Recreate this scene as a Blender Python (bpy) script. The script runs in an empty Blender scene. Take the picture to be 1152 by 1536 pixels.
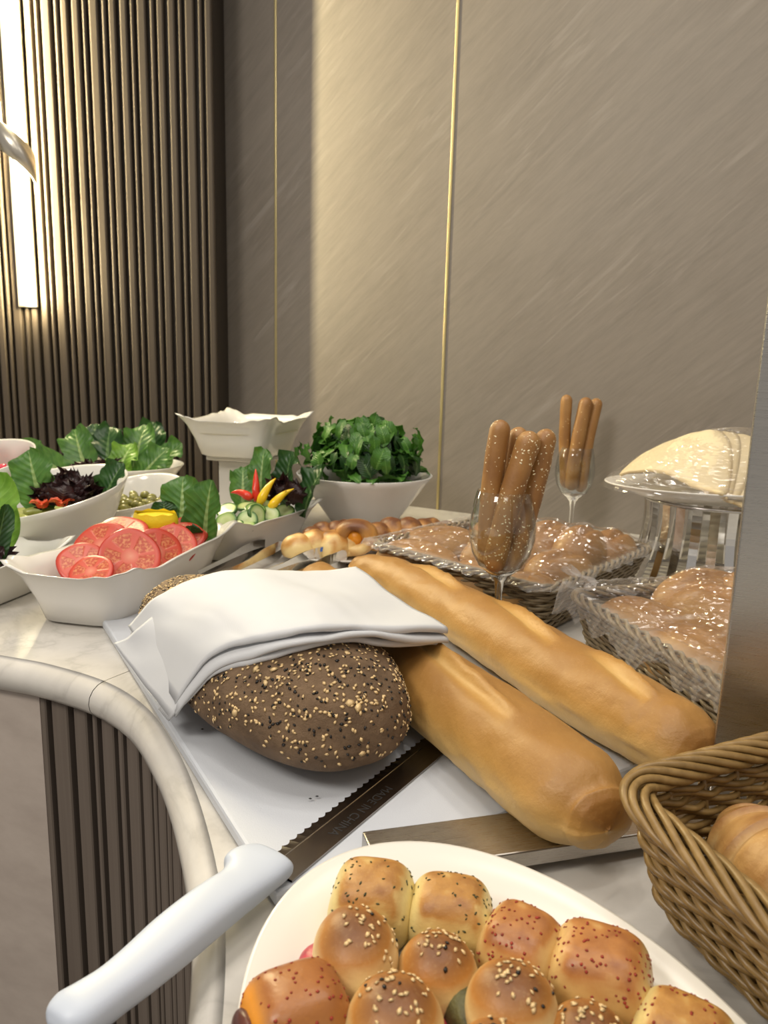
import bpy, bmesh, math, random
import numpy as np
from mathutils import Vector, Matrix, Euler, noise

# ------------------------------------------------------------------ camera, world, lights, exposure
SC = bpy.context.scene
COL = SC.collection
PI = math.pi
FPX = 1109.0                       # focal length in pixels of the 1152 x 1536 frame
CAM_H = 0.35                       # lens height above the marble worktop (worktop is z = 0)

def unit(v):
    v = np.array(v, float); return v / np.linalg.norm(v)
_up = unit((156, 5732, FPX)); _f = np.array((0, 0, -1.0))
_Y = unit(_f - _f.dot(_up) * _up); _X = np.cross(_Y, _up)
cam_d = bpy.data.cameras.new('camera'); cam = bpy.data.objects.new('camera', cam_d); COL.objects.link(cam)
m4 = Matrix.Identity(4)
for r, row in enumerate((_X, _Y, _up)):
    for c in range(3): m4[r][c] = row[c]
m4[2][3] = CAM_H
cam.matrix_world = m4
cam_d.sensor_fit = 'VERTICAL'; cam_d.sensor_height = 36.0; cam_d.lens = 36.0 * FPX / 1536.0
cam_d.clip_start = 0.01
cam_d.dof.use_dof = True; cam_d.dof.focus_distance = 0.66; cam_d.dof.aperture_fstop = 13.0
SC.camera = cam

w = bpy.data.worlds.new('world'); SC.world = w; w.use_nodes = True
w.node_tree.nodes['Background'].inputs[0].default_value = (1.0, 0.93, 0.85, 1)
w.node_tree.nodes['Background'].inputs[1].default_value = 0.42

def area(name, loc, sx, sy, power, col=(1, 0.93, 0.83), tgt=None):
    l = bpy.data.lights.new(name, 'AREA'); l.shape = 'RECTANGLE'; l.size = sx; l.size_y = sy
    l.energy = power; l.color = col
    o = bpy.data.objects.new(name, l); COL.objects.link(o); o.location = loc
    d = Vector(tgt if tgt else (loc[0], loc[1], 0)) - Vector(loc)
    o.rotation_euler = d.to_track_quat('-Z', 'Y').to_euler()
    return o
# recessed ceiling panels of the buffet room (ceiling about 1.9 m above the worktop)
area('ceiling_panel_light', (-0.55, 0.55, 1.85), 0.5, 0.5, 5.5)
area('ceiling_panel_light', (0.75, 0.45, 1.85), 0.5, 0.5, 6.5)
area('ceiling_panel_light', (0.1, -0.9, 1.85), 0.6, 0.6, 7)
area('ceiling_panel_light', (-1.35, -0.55, 1.85), 0.6, 0.6, 30, tgt=(-0.6, 0.5, -0.4))
for i, (x, y) in enumerate([(-0.1, 1.05), (-0.75, 1.0), (0.5, 0.9), (0.15, 0.2), (0.35, 1.4), (-0.35, 1.55)]):
    l = bpy.data.lights.new('ceiling_downlight', 'SPOT'); l.energy = 11 if i < 4 else 7.5; l.spot_size = 1.5; l.spot_blend = 0.8
    l.shadow_soft_size = 0.04; l.color = (1, 0.93, 0.83)
    o = bpy.data.objects.new('ceiling_downlight', l); COL.objects.link(o); o.location = (x, y, 1.85)

vs = SC.view_settings
vs.view_transform = 'Standard'; vs.look = 'None'; vs.exposure = -0.12; vs.gamma = 1.0; vs.use_curve_mapping = False

# ------------------------------------------------------------------ helpers
def rng(seed): return random.Random(seed)

def mesh(name, V, F, mat=None, parent=None, smooth=True, attrs=None, uv=None, mats=None, fmat=None):
    me = bpy.data.meshes.new(name)
    me.from_pydata([tuple(v) for v in V], [], [tuple(f) for f in F])
    if smooth: me.polygons.foreach_set('use_smooth', [True] * len(me.polygons))
    if attrs:
        for k, vals in attrs.items():
            a = me.attributes.new(k, 'FLOAT', 'POINT'); a.data.foreach_set('value', np.asarray(vals, dtype=np.float32))
    if uv is not None:
        l = me.uv_layers.new(name='UVMap')
        idx = np.empty(len(me.loops), dtype=np.int32); me.loops.foreach_get('vertex_index', idx)
        l.data.foreach_set('uv', np.asarray(uv, dtype=np.float32)[idx].ravel())
    if mats:
        for m in mats: me.materials.append(m)
        if fmat: me.polygons.foreach_set('material_index', fmat)
    elif mat: me.materials.append(mat)
    me.update()
    o = bpy.data.objects.new(name, me); COL.objects.link(o)
    if parent: o.parent = parent
    return o

def inst(name, me, parent=None, loc=(0, 0, 0), rot=(0, 0, 0), scale=(1, 1, 1)):
    o = bpy.data.objects.new(name, me); COL.objects.link(o)
    if parent: o.parent = parent
    o.location = loc; o.rotation_euler = rot; o.scale = scale
    return o

def thing(name, label, cat, loc=(0, 0, 0), rz=0.0, group=None):
    o = bpy.data.objects.new(name, None); COL.objects.link(o)
    o.empty_display_size = 0.02
    o.location = loc; o.rotation_euler = (0, 0, rz)
    return tag(o, label, cat, group)

def tag(o, label, cat, group=None, kind=None):
    o['label'] = label; o['category'] = cat
    if group: o['group'] = group
    if kind: o['kind'] = kind
    return o

def struct(o, label=None, cat=None):
    o['kind'] = 'structure'
    if label: o['label'] = label
    if cat: o['category'] = cat
    return o

def stuff(o): o['kind'] = 'stuff'; return o

def gridfaces(nu, nv, cu=False, cv=False):
    """vertex (i,j) -> i*nv+j ; i over nu rows, j over nv columns"""
    F = []
    for i in range(nu if cu else nu - 1):
        for j in range(nv if cv else nv - 1):
            a = i * nv + j; b = i * nv + (j + 1) % nv; i2 = (i + 1) % nu
            F.append((a, b, i2 * nv + (j + 1) % nv, i2 * nv + j))
    return F

def lathe(profile, n=48, sx=1.0, sy=1.0, zfun=None):
    V = []; 
    for (r, z) in profile:
        for k in range(n):
            a = 2 * PI * k / n
            zz = z if zfun is None else zfun(r, z, a)
            V.append((r * sx * math.cos(a), r * sy * math.sin(a), zz))
    F = gridfaces(len(profile), n, False, True)
    F = [f[::-1] for f in F]
    return V, F

def tube(path, rad, n=6, closed=False, caps=True, up=(0, 0, 1)):
    """tube along a polyline; rad is a number or a list"""
    P = np.array(path, float); m = len(P)
    R = np.full(m, rad, float) if np.isscalar(rad) else np.array(rad, float)
    if closed: T = np.roll(P, -1, 0) - np.roll(P, 1, 0)
    else:
        T = np.empty_like(P); T[1:-1] = P[2:] - P[:-2]; T[0] = P[1] - P[0]; T[-1] = P[-1] - P[-2]
    T /= np.linalg.norm(T, axis=1)[:, None] + 1e-12
    U = np.tile(np.array(up, float), (m, 1))
    bad = np.abs((U * T).sum(1)) > 0.95
    U[bad] = (1.0, 0.03, 0)
    A = np.cross(T, U); A /= np.linalg.norm(A, axis=1)[:, None] + 1e-12
    B = np.cross(A, T)
    V = []
    for i in range(m):
        for k in range(n):
            a = 2 * PI * k / n
            V.append(P[i] + R[i] * (math.cos(a) * A[i] + math.sin(a) * B[i]))
    F = gridfaces(m, n, closed, True)
    if caps and not closed:
        F.append(tuple(range(n))[::-1]); F.append(tuple(range((m - 1) * n, m * n)))
    return V, F

def join(parts):
    V = []; F = []
    for v, f in parts:
        o = len(V); V += [tuple(p) for p in v]; F += [tuple(i + o for i in q) for q in f]
    return V, F

def box_vf(sx, sy, sz, bev=0.0, center=(0, 0, 0), seg=2):
    bm = bmesh.new(); bmesh.ops.create_cube(bm, size=1.0)
    for v in bm.verts: v.co = Vector((v.co.x * sx, v.co.y * sy, v.co.z * sz))
    if bev > 0:
        bmesh.ops.bevel(bm, geom=bm.edges[:], offset=bev, segments=seg, affect='EDGES', profile=0.5)
    bm.verts.index_update()
    V = [tuple(v.co + Vector(center)) for v in bm.verts]; F = [tuple(v.index for v in f.verts) for f in bm.faces]
    bm.free(); return V, F

def xf(V, M): return [tuple(M @ Vector(v)) for v in V]

def smoothstep(a, b, x):
    t = np.clip((x - a) / (b - a), 0, 1); return t * t * (3 - 2 * t)

def catmull(pts, n):
    P = np.array(pts, float); m = len(P)
    ext = np.vstack([2 * P[0] - P[1], P, 2 * P[-1] - P[-2]])
    out = []
    for k in range(n):
        t = k / (n - 1) * (m - 1); i = min(int(t), m - 2); f = t - i
        p0, p1, p2, p3 = ext[i], ext[i + 1], ext[i + 2], ext[i + 3]
        out.append(0.5 * ((2 * p1) + (p2 - p0) * f + (2 * p0 - 5 * p1 + 4 * p2 - p3) * f * f + (3 * p1 - p0 - 3 * p2 + p3) * f ** 3))
    return np.array(out)

# ------------------------------------------------------------------ materials
class Mat:
    def __init__(s, name):
        s.m = bpy.data.materials.new(name); s.m.use_nodes = True
        s.t = s.m.node_tree; s.N = s.t.nodes; s.L = s.t.links
        s.b = s.N['Principled BSDF']
    def node(s, typ, **kw):
        n = s.N.new(typ)
        for k, v in kw.items(): setattr(n, k, v)
        return n
    def link(s, a, b): s.L.new(a, b)
    def coord(s, kind='Object', scale=(1, 1, 1), rot=(0, 0, 0), pre=None):
        tc = s.node('ShaderNodeTexCoord'); mp = s.node('ShaderNodeMapping')
        mp.inputs['Scale'].default_value = scale; mp.inputs['Rotation'].default_value = rot
        s.link(tc.outputs[kind], mp.inputs[0]); return mp.outputs[0]
    def noise(s, co, scale, detail=4, rough=0.55, dist=0.0):
        n = s.node('ShaderNodeTexNoise'); n.inputs['Scale'].default_value = scale
        n.inputs['Detail'].default_value = detail; n.inputs['Roughness'].default_value = rough
        n.inputs['Distortion'].default_value = dist
        s.link(co, n.inputs['Vector']); return n.outputs['Fac']
    def ramp(s, fac, stops, interp='LINEAR'):
        r = s.node('ShaderNodeValToRGB'); cr = r.color_ramp; cr.interpolation = interp
        while len(cr.elements) < len(stops): cr.elements.new(0.5)
        for e, (p, c) in zip(cr.elements, stops):
            e.position = p; e.color = (c, c, c, 1) if np.isscalar(c) else (*c, 1)
        s.link(fac, r.inputs[0]); return r.outputs[0]
    def mix(s, fac, a, b, mode='MIX'):
        n = s.node('ShaderNodeMix', data_type='RGBA', blend_type=mode)
        for i, x in ((0, fac), (6, a), (7, b)):
            if hasattr(x, 'links'): s.link(x, n.inputs[i])
            else: n.inputs[i].default_value = x if i == 0 else (*x, 1)
        return n.outputs[2]
    def attr(s, name):
        a = s.node('ShaderNodeAttribute'); a.attribute_name = name; return a.outputs['Fac']
    def math(s, op, a, b=0.0):
        n = s.node('ShaderNodeMath', operation=op)
        for i, x in ((0, a), (1, b)):
            if hasattr(x, 'links'): s.link(x, n.inputs[i])
            else: n.inputs[i].default_value = x
        return n.outputs[0]
    def set(s, **kw):
        names = dict(col='Base Color', rough='Roughness', metal='Metallic', ior='IOR', trans='Transmission Weight',
                     sss='Subsurface Weight', coat='Coat Weight', alpha='Alpha', spec='Specular IOR Level')
        for k, v in kw.items():
            i = s.b.inputs[names[k]]
            if hasattr(v, 'links'): s.link(v, i)
            elif k == 'col': i.default_value = (*v, 1)
            else: i.default_value = v
        return s
    def bump(s, h, strength=0.3, dist=0.002):
        b = s.node('ShaderNodeBump'); b.inputs['Strength'].default_value = strength; b.inputs['Distance'].default_value = dist
        s.link(h, b.inputs['Height']); s.link(b.outputs[0], s.b.inputs['Normal']); return s

def simple(name, col, rough=0.5, metal=0.0, nscale=0, namp=0.1, bump=0.0, bscale=200, **kw):
    m = Mat(name)
    if nscale:
        f = m.noise(m.coord(), nscale)
        c = np.array(col)
        m.set(col=m.ramp(f, [(0.25, tuple(c * (1 - namp))), (0.75, tuple(np.minimum(c * (1 + namp), 1)))]))
    else: m.set(col=col)
    m.set(rough=rough, metal=metal, **kw)
    if bump: m.bump(m.noise(m.coord(), bscale, 3), bump)
    return m.m

MT = {}
MT['ceramic'] = simple('white_ceramic', (0.74, 0.72, 0.68), 0.12, nscale=3, namp=0.02)
MT['plate'] = simple('white_plate_melamine', (0.74, 0.71, 0.655), 0.22, nscale=3, namp=0.015)
MT['board'] = simple('white_polyethylene', (0.59, 0.615, 0.66), 0.38, nscale=6, namp=0.02, bump=0.12, bscale=900)
MT['handle'] = simple('white_handle_plastic', (0.54, 0.59, 0.68), 0.42, nscale=5, namp=0.02, bump=0.05, bscale=1500)
MT['brass'] = simple('brass', (0.62, 0.52, 0.26), 0.35, 0.75, nscale=4, namp=0.08)
MT['dark'] = simple('dark_backing', (0.018, 0.013, 0.012), 0.6, nscale=8)
MT['chrome'] = simple('polished_steel', (0.72, 0.71, 0.69), 0.12, 1.0, nscale=6, namp=0.04)
MT['wrap_steel'] = simple('steel_rod', (0.5, 0.48, 0.46), 0.25, 1.0, nscale=6, namp=0.06)

def m_wall():
    m = Mat('taupe_stone_laminate')
    co = m.coord(scale=(1, 1, 1), rot=(0, math.radians(41), 0))
    mp = m.node('ShaderNodeMapping'); mp.inputs['Scale'].default_value = (1.4, 1, 17); m.link(co, mp.inputs[0])
    n1 = m.noise(mp.outputs[0], 2.2, 5, 0.6, 0.6)
    mp2 = m.node('ShaderNodeMapping'); mp2.inputs['Scale'].default_value = (2.2, 1, 26); m.link(co, mp2.inputs[0])
    n2 = m.noise(mp2.outputs[0], 1.7, 6, 0.6, 0.9)
    base = m.ramp(n1, [(0.25, (0.174, 0.150, 0.125)), (0.75, (0.226, 0.196, 0.164))])
    streak = m.ramp(n2, [(0.54, 0.0), (0.74, 0.5)])
    mp4 = m.node('ShaderNodeMapping'); mp4.inputs['Scale'].default_value = (7, 1, 75); m.link(co, mp4.inputs[0])
    base = m.mix(m.ramp(m.noise(mp4.outputs[0], 2.5, 4, 0.7, 0.4), [(0.35, 0.0), (0.7, 0.4)]), base, (0.28, 0.247, 0.21))
    n3 = m.noise(m.coord(), 5, 4)
    streak = m.mix(m.ramp(n3, [(0.42, 0.0), (0.6, 1.0)]), (0.06, 0.06, 0.06), streak)
    m.set(col=m.mix(streak, base, (0.38, 0.345, 0.31)), rough=0.5)
    m.bump(m.noise(m.coord(), 260, 3), 0.08)
    return m.m
MT['wall'] = m_wall()

def m_marble():
    m = Mat('white_marble')
    co = m.coord()
    n = m.noise(co, 2.6, 7, 0.62, 1.6)
    v = m.math('ABSOLUTE', m.math('SUBTRACT', n, 0.5))
    vein = m.ramp(v, [(0.0, 0.34), (0.02, 0.14), (0.06, 0.0)])
    blot = m.noise(co, 7, 6, 0.6, 0.7)
    base = m.ramp(blot, [(0.3, (0.56, 0.53, 0.48)), (0.72, (0.70, 0.67, 0.62))])
    fine = m.ramp(m.noise(co, 45, 5, 0.7), [(0.3, 0.0), (0.75, 0.35)])
    c = m.mix(fine, base, (0.55, 0.53, 0.49)); c = m.mix(vein, c, (0.33, 0.31, 0.28))
    m.set(col=c, rough=0.16); return m.m
MT['marble'] = m_marble()

def m_slat(name, c1, c2):
    m = Mat(name)
    n = m.noise(m.coord(scale=(60, 60, 1.5)), 3, 4)
    m.set(col=m.ramp(n, [(0.3, c1), (0.7, c2)]), rough=0.6, spec=0.3); return m.m
MT['slat_back'] = m_slat('taupe_backing', (0.035, 0.027, 0.02), (0.045, 0.035, 0.026))
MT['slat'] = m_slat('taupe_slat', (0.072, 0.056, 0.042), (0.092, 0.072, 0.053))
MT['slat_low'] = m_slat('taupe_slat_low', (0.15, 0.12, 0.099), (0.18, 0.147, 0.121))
def m_panel():
    m = Mat('beige_stone_panel')
    n = m.noise(m.coord(scale=(1, 1, 2), rot=(0, 0.6, 0)), 14, 6, 0.65)
    m.set(col=m.ramp(n, [(0.3, (0.47, 0.40, 0.35)), (0.7, (0.57, 0.495, 0.435))]), rough=0.5)
    m.bump(n, 0.15); return m.m
MT['panel'] = m_panel()

def m_brushed():
    m = Mat('brushed_steel')
    n = m.noise(m.coord(scale=(8, 8, 700)), 6, 3)
    m.set(col=m.ramp(n, [(0.3, (0.44, 0.425, 0.40)), (0.7, (0.50, 0.485, 0.46))]), metal=1.0,
          rough=m.ramp(n, [(0.3, 0.24), (0.7, 0.36)])); return m.m
MT['brushed'] = m_brushed()
def m_brushed2():
    m = Mat('brushed_steel_bar')
    n = m.noise(m.coord(scale=(10, 900, 900)), 6, 3)
    m.set(col=m.ramp(n, [(0.3, (0.44, 0.41, 0.375)), (0.7, (0.50, 0.47, 0.435))]), metal=1.0,
          rough=m.ramp(n, [(0.3, 0.22), (0.7, 0.36)])); return m.m
MT['brushed_bar'] = m_brushed2()
def m_blade():
    m = Mat('dark_blade_steel')
    n = m.noise(m.coord(scale=(4, 300, 4)), 6, 3)
    m.set(col=m.ramp(n, [(0.3, (0.30, 0.275, 0.25)), (0.7, (0.36, 0.335, 0.31))]), metal=1.0, rough=0.22); return m.m
MT['blade'] = m_blade()

def m_crust(name, pale, mid, dark, ns=9, rough=0.42, bumps=0.25, bs=160):
    """bread crust: attribute 'bake' 0 pale .. 1 dark"""
    m = Mat(name)
    co = m.coord()
    n = m.noise(co, ns, 5, 0.6)
    f = m.math('ADD', m.attr('bake'), m.math('MULTIPLY', m.math('SUBTRACT', n, 0.5), 0.55))
    c = m.ramp(f, [(0.08, pale), (0.5, mid), (0.95, dark)])
    fine = m.noise(co, bs * 2.2, 3)
    c = m.mix(m.ramp(fine, [(0.55, 0.0), (0.9, 0.2)]), c, pale)
    m.set(col=c, rough=rough, sss=0.0)
    m.bump(m.noise(co, bs, 5, 0.65), bumps, 0.0015); return m.m
MT['baguette'] = m_crust('baguette_crust', (0.62, 0.42, 0.165), (0.45, 0.242, 0.062), (0.25, 0.107, 0.023), 9, 0.46, 0.45, 150)
MT['bun'] = m_crust('wrapped_bun_crust', (0.56, 0.36, 0.15), (0.38, 0.205, 0.07), (0.23, 0.10, 0.03), 12, 0.45)
MT['stick'] = m_crust('breadstick_crust', (0.46, 0.26, 0.09), (0.31, 0.15, 0.042), (0.18, 0.07, 0.018), 30, 0.45, 0.3, 300)
MT['roll'] = m_crust('glazed_roll_crust', (0.76, 0.57, 0.26), (0.44, 0.19, 0.042), (0.16, 0.056, 0.014), 14, 0.44, 0.25, 220)
MT['herb_roll'] = m_crust('herb_roll_crust', (0.74, 0.60, 0.25), (0.47, 0.235, 0.06), (0.25, 0.09, 0.02), 34, 0.4, 0.35, 260)
MT['red_roll'] = m_crust('red_roll_crust', (0.66, 0.44, 0.17), (0.44, 0.185, 0.05), (0.25, 0.08, 0.023), 28, 0.36, 0.2, 260)
MT['orange_roll'] = m_crust('orange_roll_crust', (0.78, 0.30, 0.02), (0.46, 0.19, 0.045), (0.26, 0.085, 0.025), 24, 0.33, 0.2, 240)
MT['pastry'] = m_crust('pastry_crust', (0.78, 0.58, 0.26), (0.52, 0.25, 0.06), (0.16, 0.055, 0.018), 30, 0.4, 0.35, 200)
MT['croissant'] = m_crust('croissant_crust', (0.68, 0.47, 0.21), (0.47, 0.265, 0.09), (0.29, 0.13, 0.036), 40, 0.4, 0.4, 260)
MT['pita'] = m_crust('pita_bread', (0.78, 0.66, 0.42), (0.74, 0.60, 0.35), (0.52, 0.33, 0.14), 6, 0.6, 0.2, 150)
def m_loaf():
    m = Mat('dark_rye_crust'); co = m.coord()
    n = m.noise(co, 40, 6, 0.65)
    m.set(col=m.ramp(n, [(0.25, (0.105, 0.058, 0.026)), (0.75, (0.26, 0.165, 0.09))]), rough=0.65)
    m.bump(m.noise(co, 120, 8, 0.75), 0.9, 0.004); return m.m
MT['loaf'] = m_loaf()
MT['seed'] = simple('sesame_seed', (0.70, 0.50, 0.25), 0.4, nscale=200, namp=0.25)
MT['seed_pale'] = simple('sesame_seed_pale', (0.86, 0.75, 0.50), 0.4, nscale=200, namp=0.2)
MT['seed_dark'] = simple('nigella_seed', (0.012, 0.011, 0.011), 0.35, nscale=200)
MT['herb'] = simple('dried_herb', (0.055, 0.06, 0.02), 0.6, nscale=300, namp=0.4)
MT['paprika'] = simple('paprika_fleck', (0.30, 0.03, 0.015), 0.6, nscale=300, namp=0.4)
MT['beet'] = simple('pink_beet_filling', (0.42, 0.03, 0.06), 0.4, nscale=120, namp=0.4)
MT['zaatar'] = simple('green_filling', (0.09, 0.085, 0.03), 0.55, nscale=160, namp=0.7, bump=0.5, bscale=300)
MT['cream'] = simple('cream_cheese', (0.66, 0.63, 0.52), 0.5, nscale=120, namp=0.15)
MT['sausage'] = simple('dark_filling', (0.10, 0.028, 0.018), 0.3, nscale=60, namp=0.5)

def m_cloth():
    m = Mat('white_napkin_cloth'); 
    u = m.node('ShaderNodeTexCoord').outputs['UV']
    wv = m.node('ShaderNodeTexWave', wave_type='BANDS', bands_direction='Y'); wv.inputs['Scale'].default_value = 42
    m.link(u, wv.inputs['Vector'])
    m.set(col=m.ramp(m.noise(m.coord(), 8), [(0.3, (0.60, 0.61, 0.63)), (0.7, (0.64, 0.65, 0.67))]), rough=0.75)
    m.bump(wv.outputs['Fac'], 0.25, 0.0008); return m.m
MT['cloth'] = m_cloth()

def m_leaf(name, dark, light, rib):
    m = Mat(name)
    tc = m.node('ShaderNodeTexCoord'); sp = m.node('ShaderNodeSeparateXYZ'); m.link(tc.outputs['UV'], sp.inputs[0])
    t = m.math('ABSOLUTE', m.math('SUBTRACT', sp.outputs[0], 0.5))
    n = m.noise(m.coord(), 38, 4)
    base = m.mix(m.ramp(n, [(0.3, 0.0), (0.7, 1.0)]), dark, light)
    # side veins slant away from the midrib
    vv = m.math('SINE', m.math('MULTIPLY', m.math('SUBTRACT', sp.outputs[1], m.math('MULTIPLY', t, 0.5)), 62.0))
    veins = m.ramp(vv, [(0.88, 0.0), (1.0, 0.16)])
    base = m.mix(veins, base, rib)
    ribw = m.math('MULTIPLY', m.math('SUBTRACT', 1.05, sp.outputs[1]), 0.085)
    rf = m.math('LESS_THAN', t, ribw)
    m.set(col=m.mix(rf, base, rib), rough=0.38)
    m.b.inputs['Transmission Weight'].default_value = 0.0
    m.bump(vv, 0.25, 0.002)
    # a little light passes through a leaf
    tr = m.node('ShaderNodeBsdfTranslucent'); mx = m.node('ShaderNodeMixShader'); mx.inputs[0].default_value = 0.22
    out = m.N['Material Output']; m.link(base, tr.inputs[0])
    m.link(m.b.outputs[0], mx.inputs[1]); m.link(tr.outputs[0], mx.inputs[2]); m.link(mx.outputs[0], out.inputs[0])
    return m.m
MT['lettuce'] = m_leaf('romaine_leaf', (0.040, 0.125, 0.022), (0.10, 0.24, 0.045), (0.30, 0.42, 0.15))
MT['lettuce_light'] = m_leaf('light_romaine_leaf', (0.11, 0.26, 0.025), (0.23, 0.43, 0.06), (0.42, 0.58, 0.2))
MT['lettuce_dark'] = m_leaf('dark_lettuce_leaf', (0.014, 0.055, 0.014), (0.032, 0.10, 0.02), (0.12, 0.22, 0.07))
MT['arugula'] = m_leaf('rocket_leaf', (0.035, 0.125, 0.016), (0.095, 0.26, 0.032), (0.15, 0.32, 0.06))
MT['lollo'] = m_leaf('dark_red_lettuce', (0.016, 0.008, 0.009), (0.045, 0.014, 0.015), (0.06, 0.03, 0.02))

def m_tomato():
    m = Mat('tomato_slice')
    tc = m.node('ShaderNodeTexCoord'); sp = m.node('ShaderNodeSeparateXYZ'); m.link(tc.outputs['UV'], sp.inputs[0])
    r = sp.outputs[0]; a = sp.outputs[1]
    seg = m.math('ABSOLUTE', m.math('SINE', m.math('MULTIPLY', a, PI * 5)))
    inring = m.math('MULTIPLY', m.math('GREATER_THAN', r, 0.28), m.math('LESS_THAN', r, 0.80))
    pocket = m.math('MULTIPLY', inring, m.ramp(seg, [(0.35, 0.0), (0.6, 1.0)]))
    n = m.noise(m.coord(), 260, 3)
    gel = m.ramp(n, [(0.45, (0.44, 0.06, 0.03)), (0.62, (0.60, 0.22, 0.09))])
    flesh = m.ramp(r, [(0.0, (0.66, 0.26, 0.17)), (0.3, (0.58, 0.10, 0.065)), (0.85, (0.54, 0.075, 0.045)), (0.95, (0.47, 0.04, 0.022)), (1.0, (0.42, 0.025, 0.016))])
    m.set(col=m.mix(pocket, flesh, gel), rough=0.34)
    m.bump(pocket, 0.35, -0.002); return m.m
MT['tomato'] = m_tomato()
def m_cuc():
    m = Mat('cucumber_slice')
    tc = m.node('ShaderNodeTexCoord'); sp = m.node('ShaderNodeSeparateXYZ'); m.link(tc.outputs['UV'], sp.inputs[0])
    r = sp.outputs[0]
    m.set(col=m.ramp(r, [(0.0, (0.40, 0.47, 0.20)), (0.45, (0.46, 0.53, 0.26)), (0.75, (0.30, 0.42, 0.14)), (0.87, (0.06, 0.15, 0.03)), (1.0, (0.035, 0.1, 0.02))]), rough=0.25)
    return m.m
MT['cucumber'] = m_cuc()
MT['lemon'] = simple('lemon_peel', (0.80, 0.60, 0.02), 0.35, nscale=10, namp=0.08, bump=0.25, bscale=260)
MT['lemon_pith'] = simple('lemon_pith', (0.80, 0.74, 0.42), 0.5, nscale=20)
MT['yellow_pepper'] = simple('yellow_pepper', (0.80, 0.52, 0.015), 0.2, nscale=30, namp=0.08)
MT['red_pepper'] = simple('red_pepper', (0.60, 0.035, 0.015), 0.2, nscale=30, namp=0.15)
MT['pepper_flesh'] = simple('red_orange_rosette', (0.74, 0.12, 0.045), 0.28, nscale=60, namp=0.2)
MT['olive'] = simple('green_olive', (0.21, 0.20, 0.05), 0.2, nscale=60, namp=0.3)
MT['pickle'] = simple('pickle', (0.33, 0.35, 0.085), 0.2, nscale=60, namp=0.25)
MT['beetslice'] = simple('pink_turnip_pickle', (0.62, 0.05, 0.09), 0.2, nscale=50, namp=0.3)
MT['dip'] = simple('cream_dip', (0.66, 0.58, 0.34), 0.3, nscale=20, namp=0.1, bump=0.3, bscale=60)
MT['oil'] = simple('olive_oil', (0.36, 0.33, 0.07), 0.08, nscale=20, namp=0.1)
MT['blue'] = simple('blue_sticker', (0.05, 0.16, 0.6), 0.4, nscale=20)
MT['ink'] = simple('etched_lettering', (0.03, 0.027, 0.025), 0.5, nscale=50)
MT['riser'] = simple('frosted_riser', (0.62, 0.60, 0.57), 0.3, nscale=8, namp=0.05)

def m_wicker(name, a, b):
    m = Mat(name)
    n = m.noise(m.coord(), 120, 4)
    info = m.node('ShaderNodeObjectInfo')
    c = m.ramp(n, [(0.25, a), (0.75, b)])
    c2 = m.mix(m.math('MULTIPLY', info.outputs['Random'], 0.45), c, tuple(np.array(a) * 0.75))
    m.set(col=c2, rough=0.38); return m.m
MT['wicker'] = m_wicker('golden_wicker', (0.20, 0.118, 0.036), (0.36, 0.228, 0.082))
MT['wicker_grey'] = m_wicker('grey_brown_wicker', (0.17, 0.125, 0.07), (0.30, 0.235, 0.14))

def m_glass():
    m = Mat('clear_glass'); m.set(col=(1, 1, 1), rough=0.0, trans=1.0, ior=1.45); return m.m
MT['glass'] = m_glass()
def m_thin():
    m = Mat('thin_clear_glass'); m.N.remove(m.b)
    t = m.node('ShaderNodeBsdfTransparent'); t.inputs[0].default_value = (0.96, 0.975, 0.97, 1)
    g = m.node('ShaderNodeBsdfGlossy'); g.inputs['Roughness'].default_value = 0.01
    fr = m.node('ShaderNodeLayerWeight')
    fc = m.math('ADD', m.math('MULTIPLY', m.math('POWER', fr.outputs['Facing'], 2.6), 0.85), 0.05)
    x = m.node('ShaderNodeMixShader'); m.link(fc, x.inputs[0]); m.link(t.outputs[0], x.inputs[1]); m.link(g.outputs[0], x.inputs[2])
    m.link(x.outputs[0], m.N['Material Output'].inputs[0]); return m.m
MT['thin_glass'] = m_thin()
def m_film():
    m = Mat('cling_film')
    m.N.remove(m.b)
    t = m.node('ShaderNodeBsdfTransparent'); t.inputs[0].default_value = (0.97, 0.96, 0.95, 1)
    g = m.node('ShaderNodeBsdfGlossy'); g.inputs['Roughness'].default_value = 0.14; g.inputs[0].default_value = (1, 1, 1, 1)
    d = m.node('ShaderNodeBsdfDiffuse'); d.inputs[0].default_value = (0.8, 0.78, 0.76, 1)
    fr = m.node('ShaderNodeLayerWeight')
    m1 = m.node('ShaderNodeMixShader'); m2 = m.node('ShaderNodeMixShader')
    f = m.math('ADD', m.math('MULTIPLY', m.math('POWER', fr.outputs['Facing'], 4.0), 0.15), 0.085)
    m.link(f, m1.inputs[0]); m.link(t.outputs[0], m1.inputs[1]); m.link(g.outputs[0], m1.inputs[2])
    cr = m.math('ADD', m.math('MULTIPLY', m.attr('crumple'), 0.30), 0.010)
    m.link(cr, m2.inputs[0]); m.link(m1.outputs[0], m2.inputs[1]); m.link(d.outputs[0], m2.inputs[2])
    m.link(m2.outputs[0], m.N['Material Output'].inputs[0]); return m.m
MT['film'] = m_film()
def m_emit(name, col, s):
    m = Mat(name); m.b.inputs['Base Color'].default_value = (0.9, 0.88, 0.8, 1)
    m.b.inputs['Emission Color'].default_value = (*col, 1); m.b.inputs['Emission Strength'].default_value = s; return m.m
MT['led'] = m_emit('led_tube', (1.0, 0.85, 0.51), 260.0)
MT['ribbon'] = simple('satin_steel_ribbon', (0.62, 0.58, 0.5), 0.3, 0.9, nscale=6)

# ================================================================== THE SETTING
FLOOR_Z = -0.9
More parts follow.
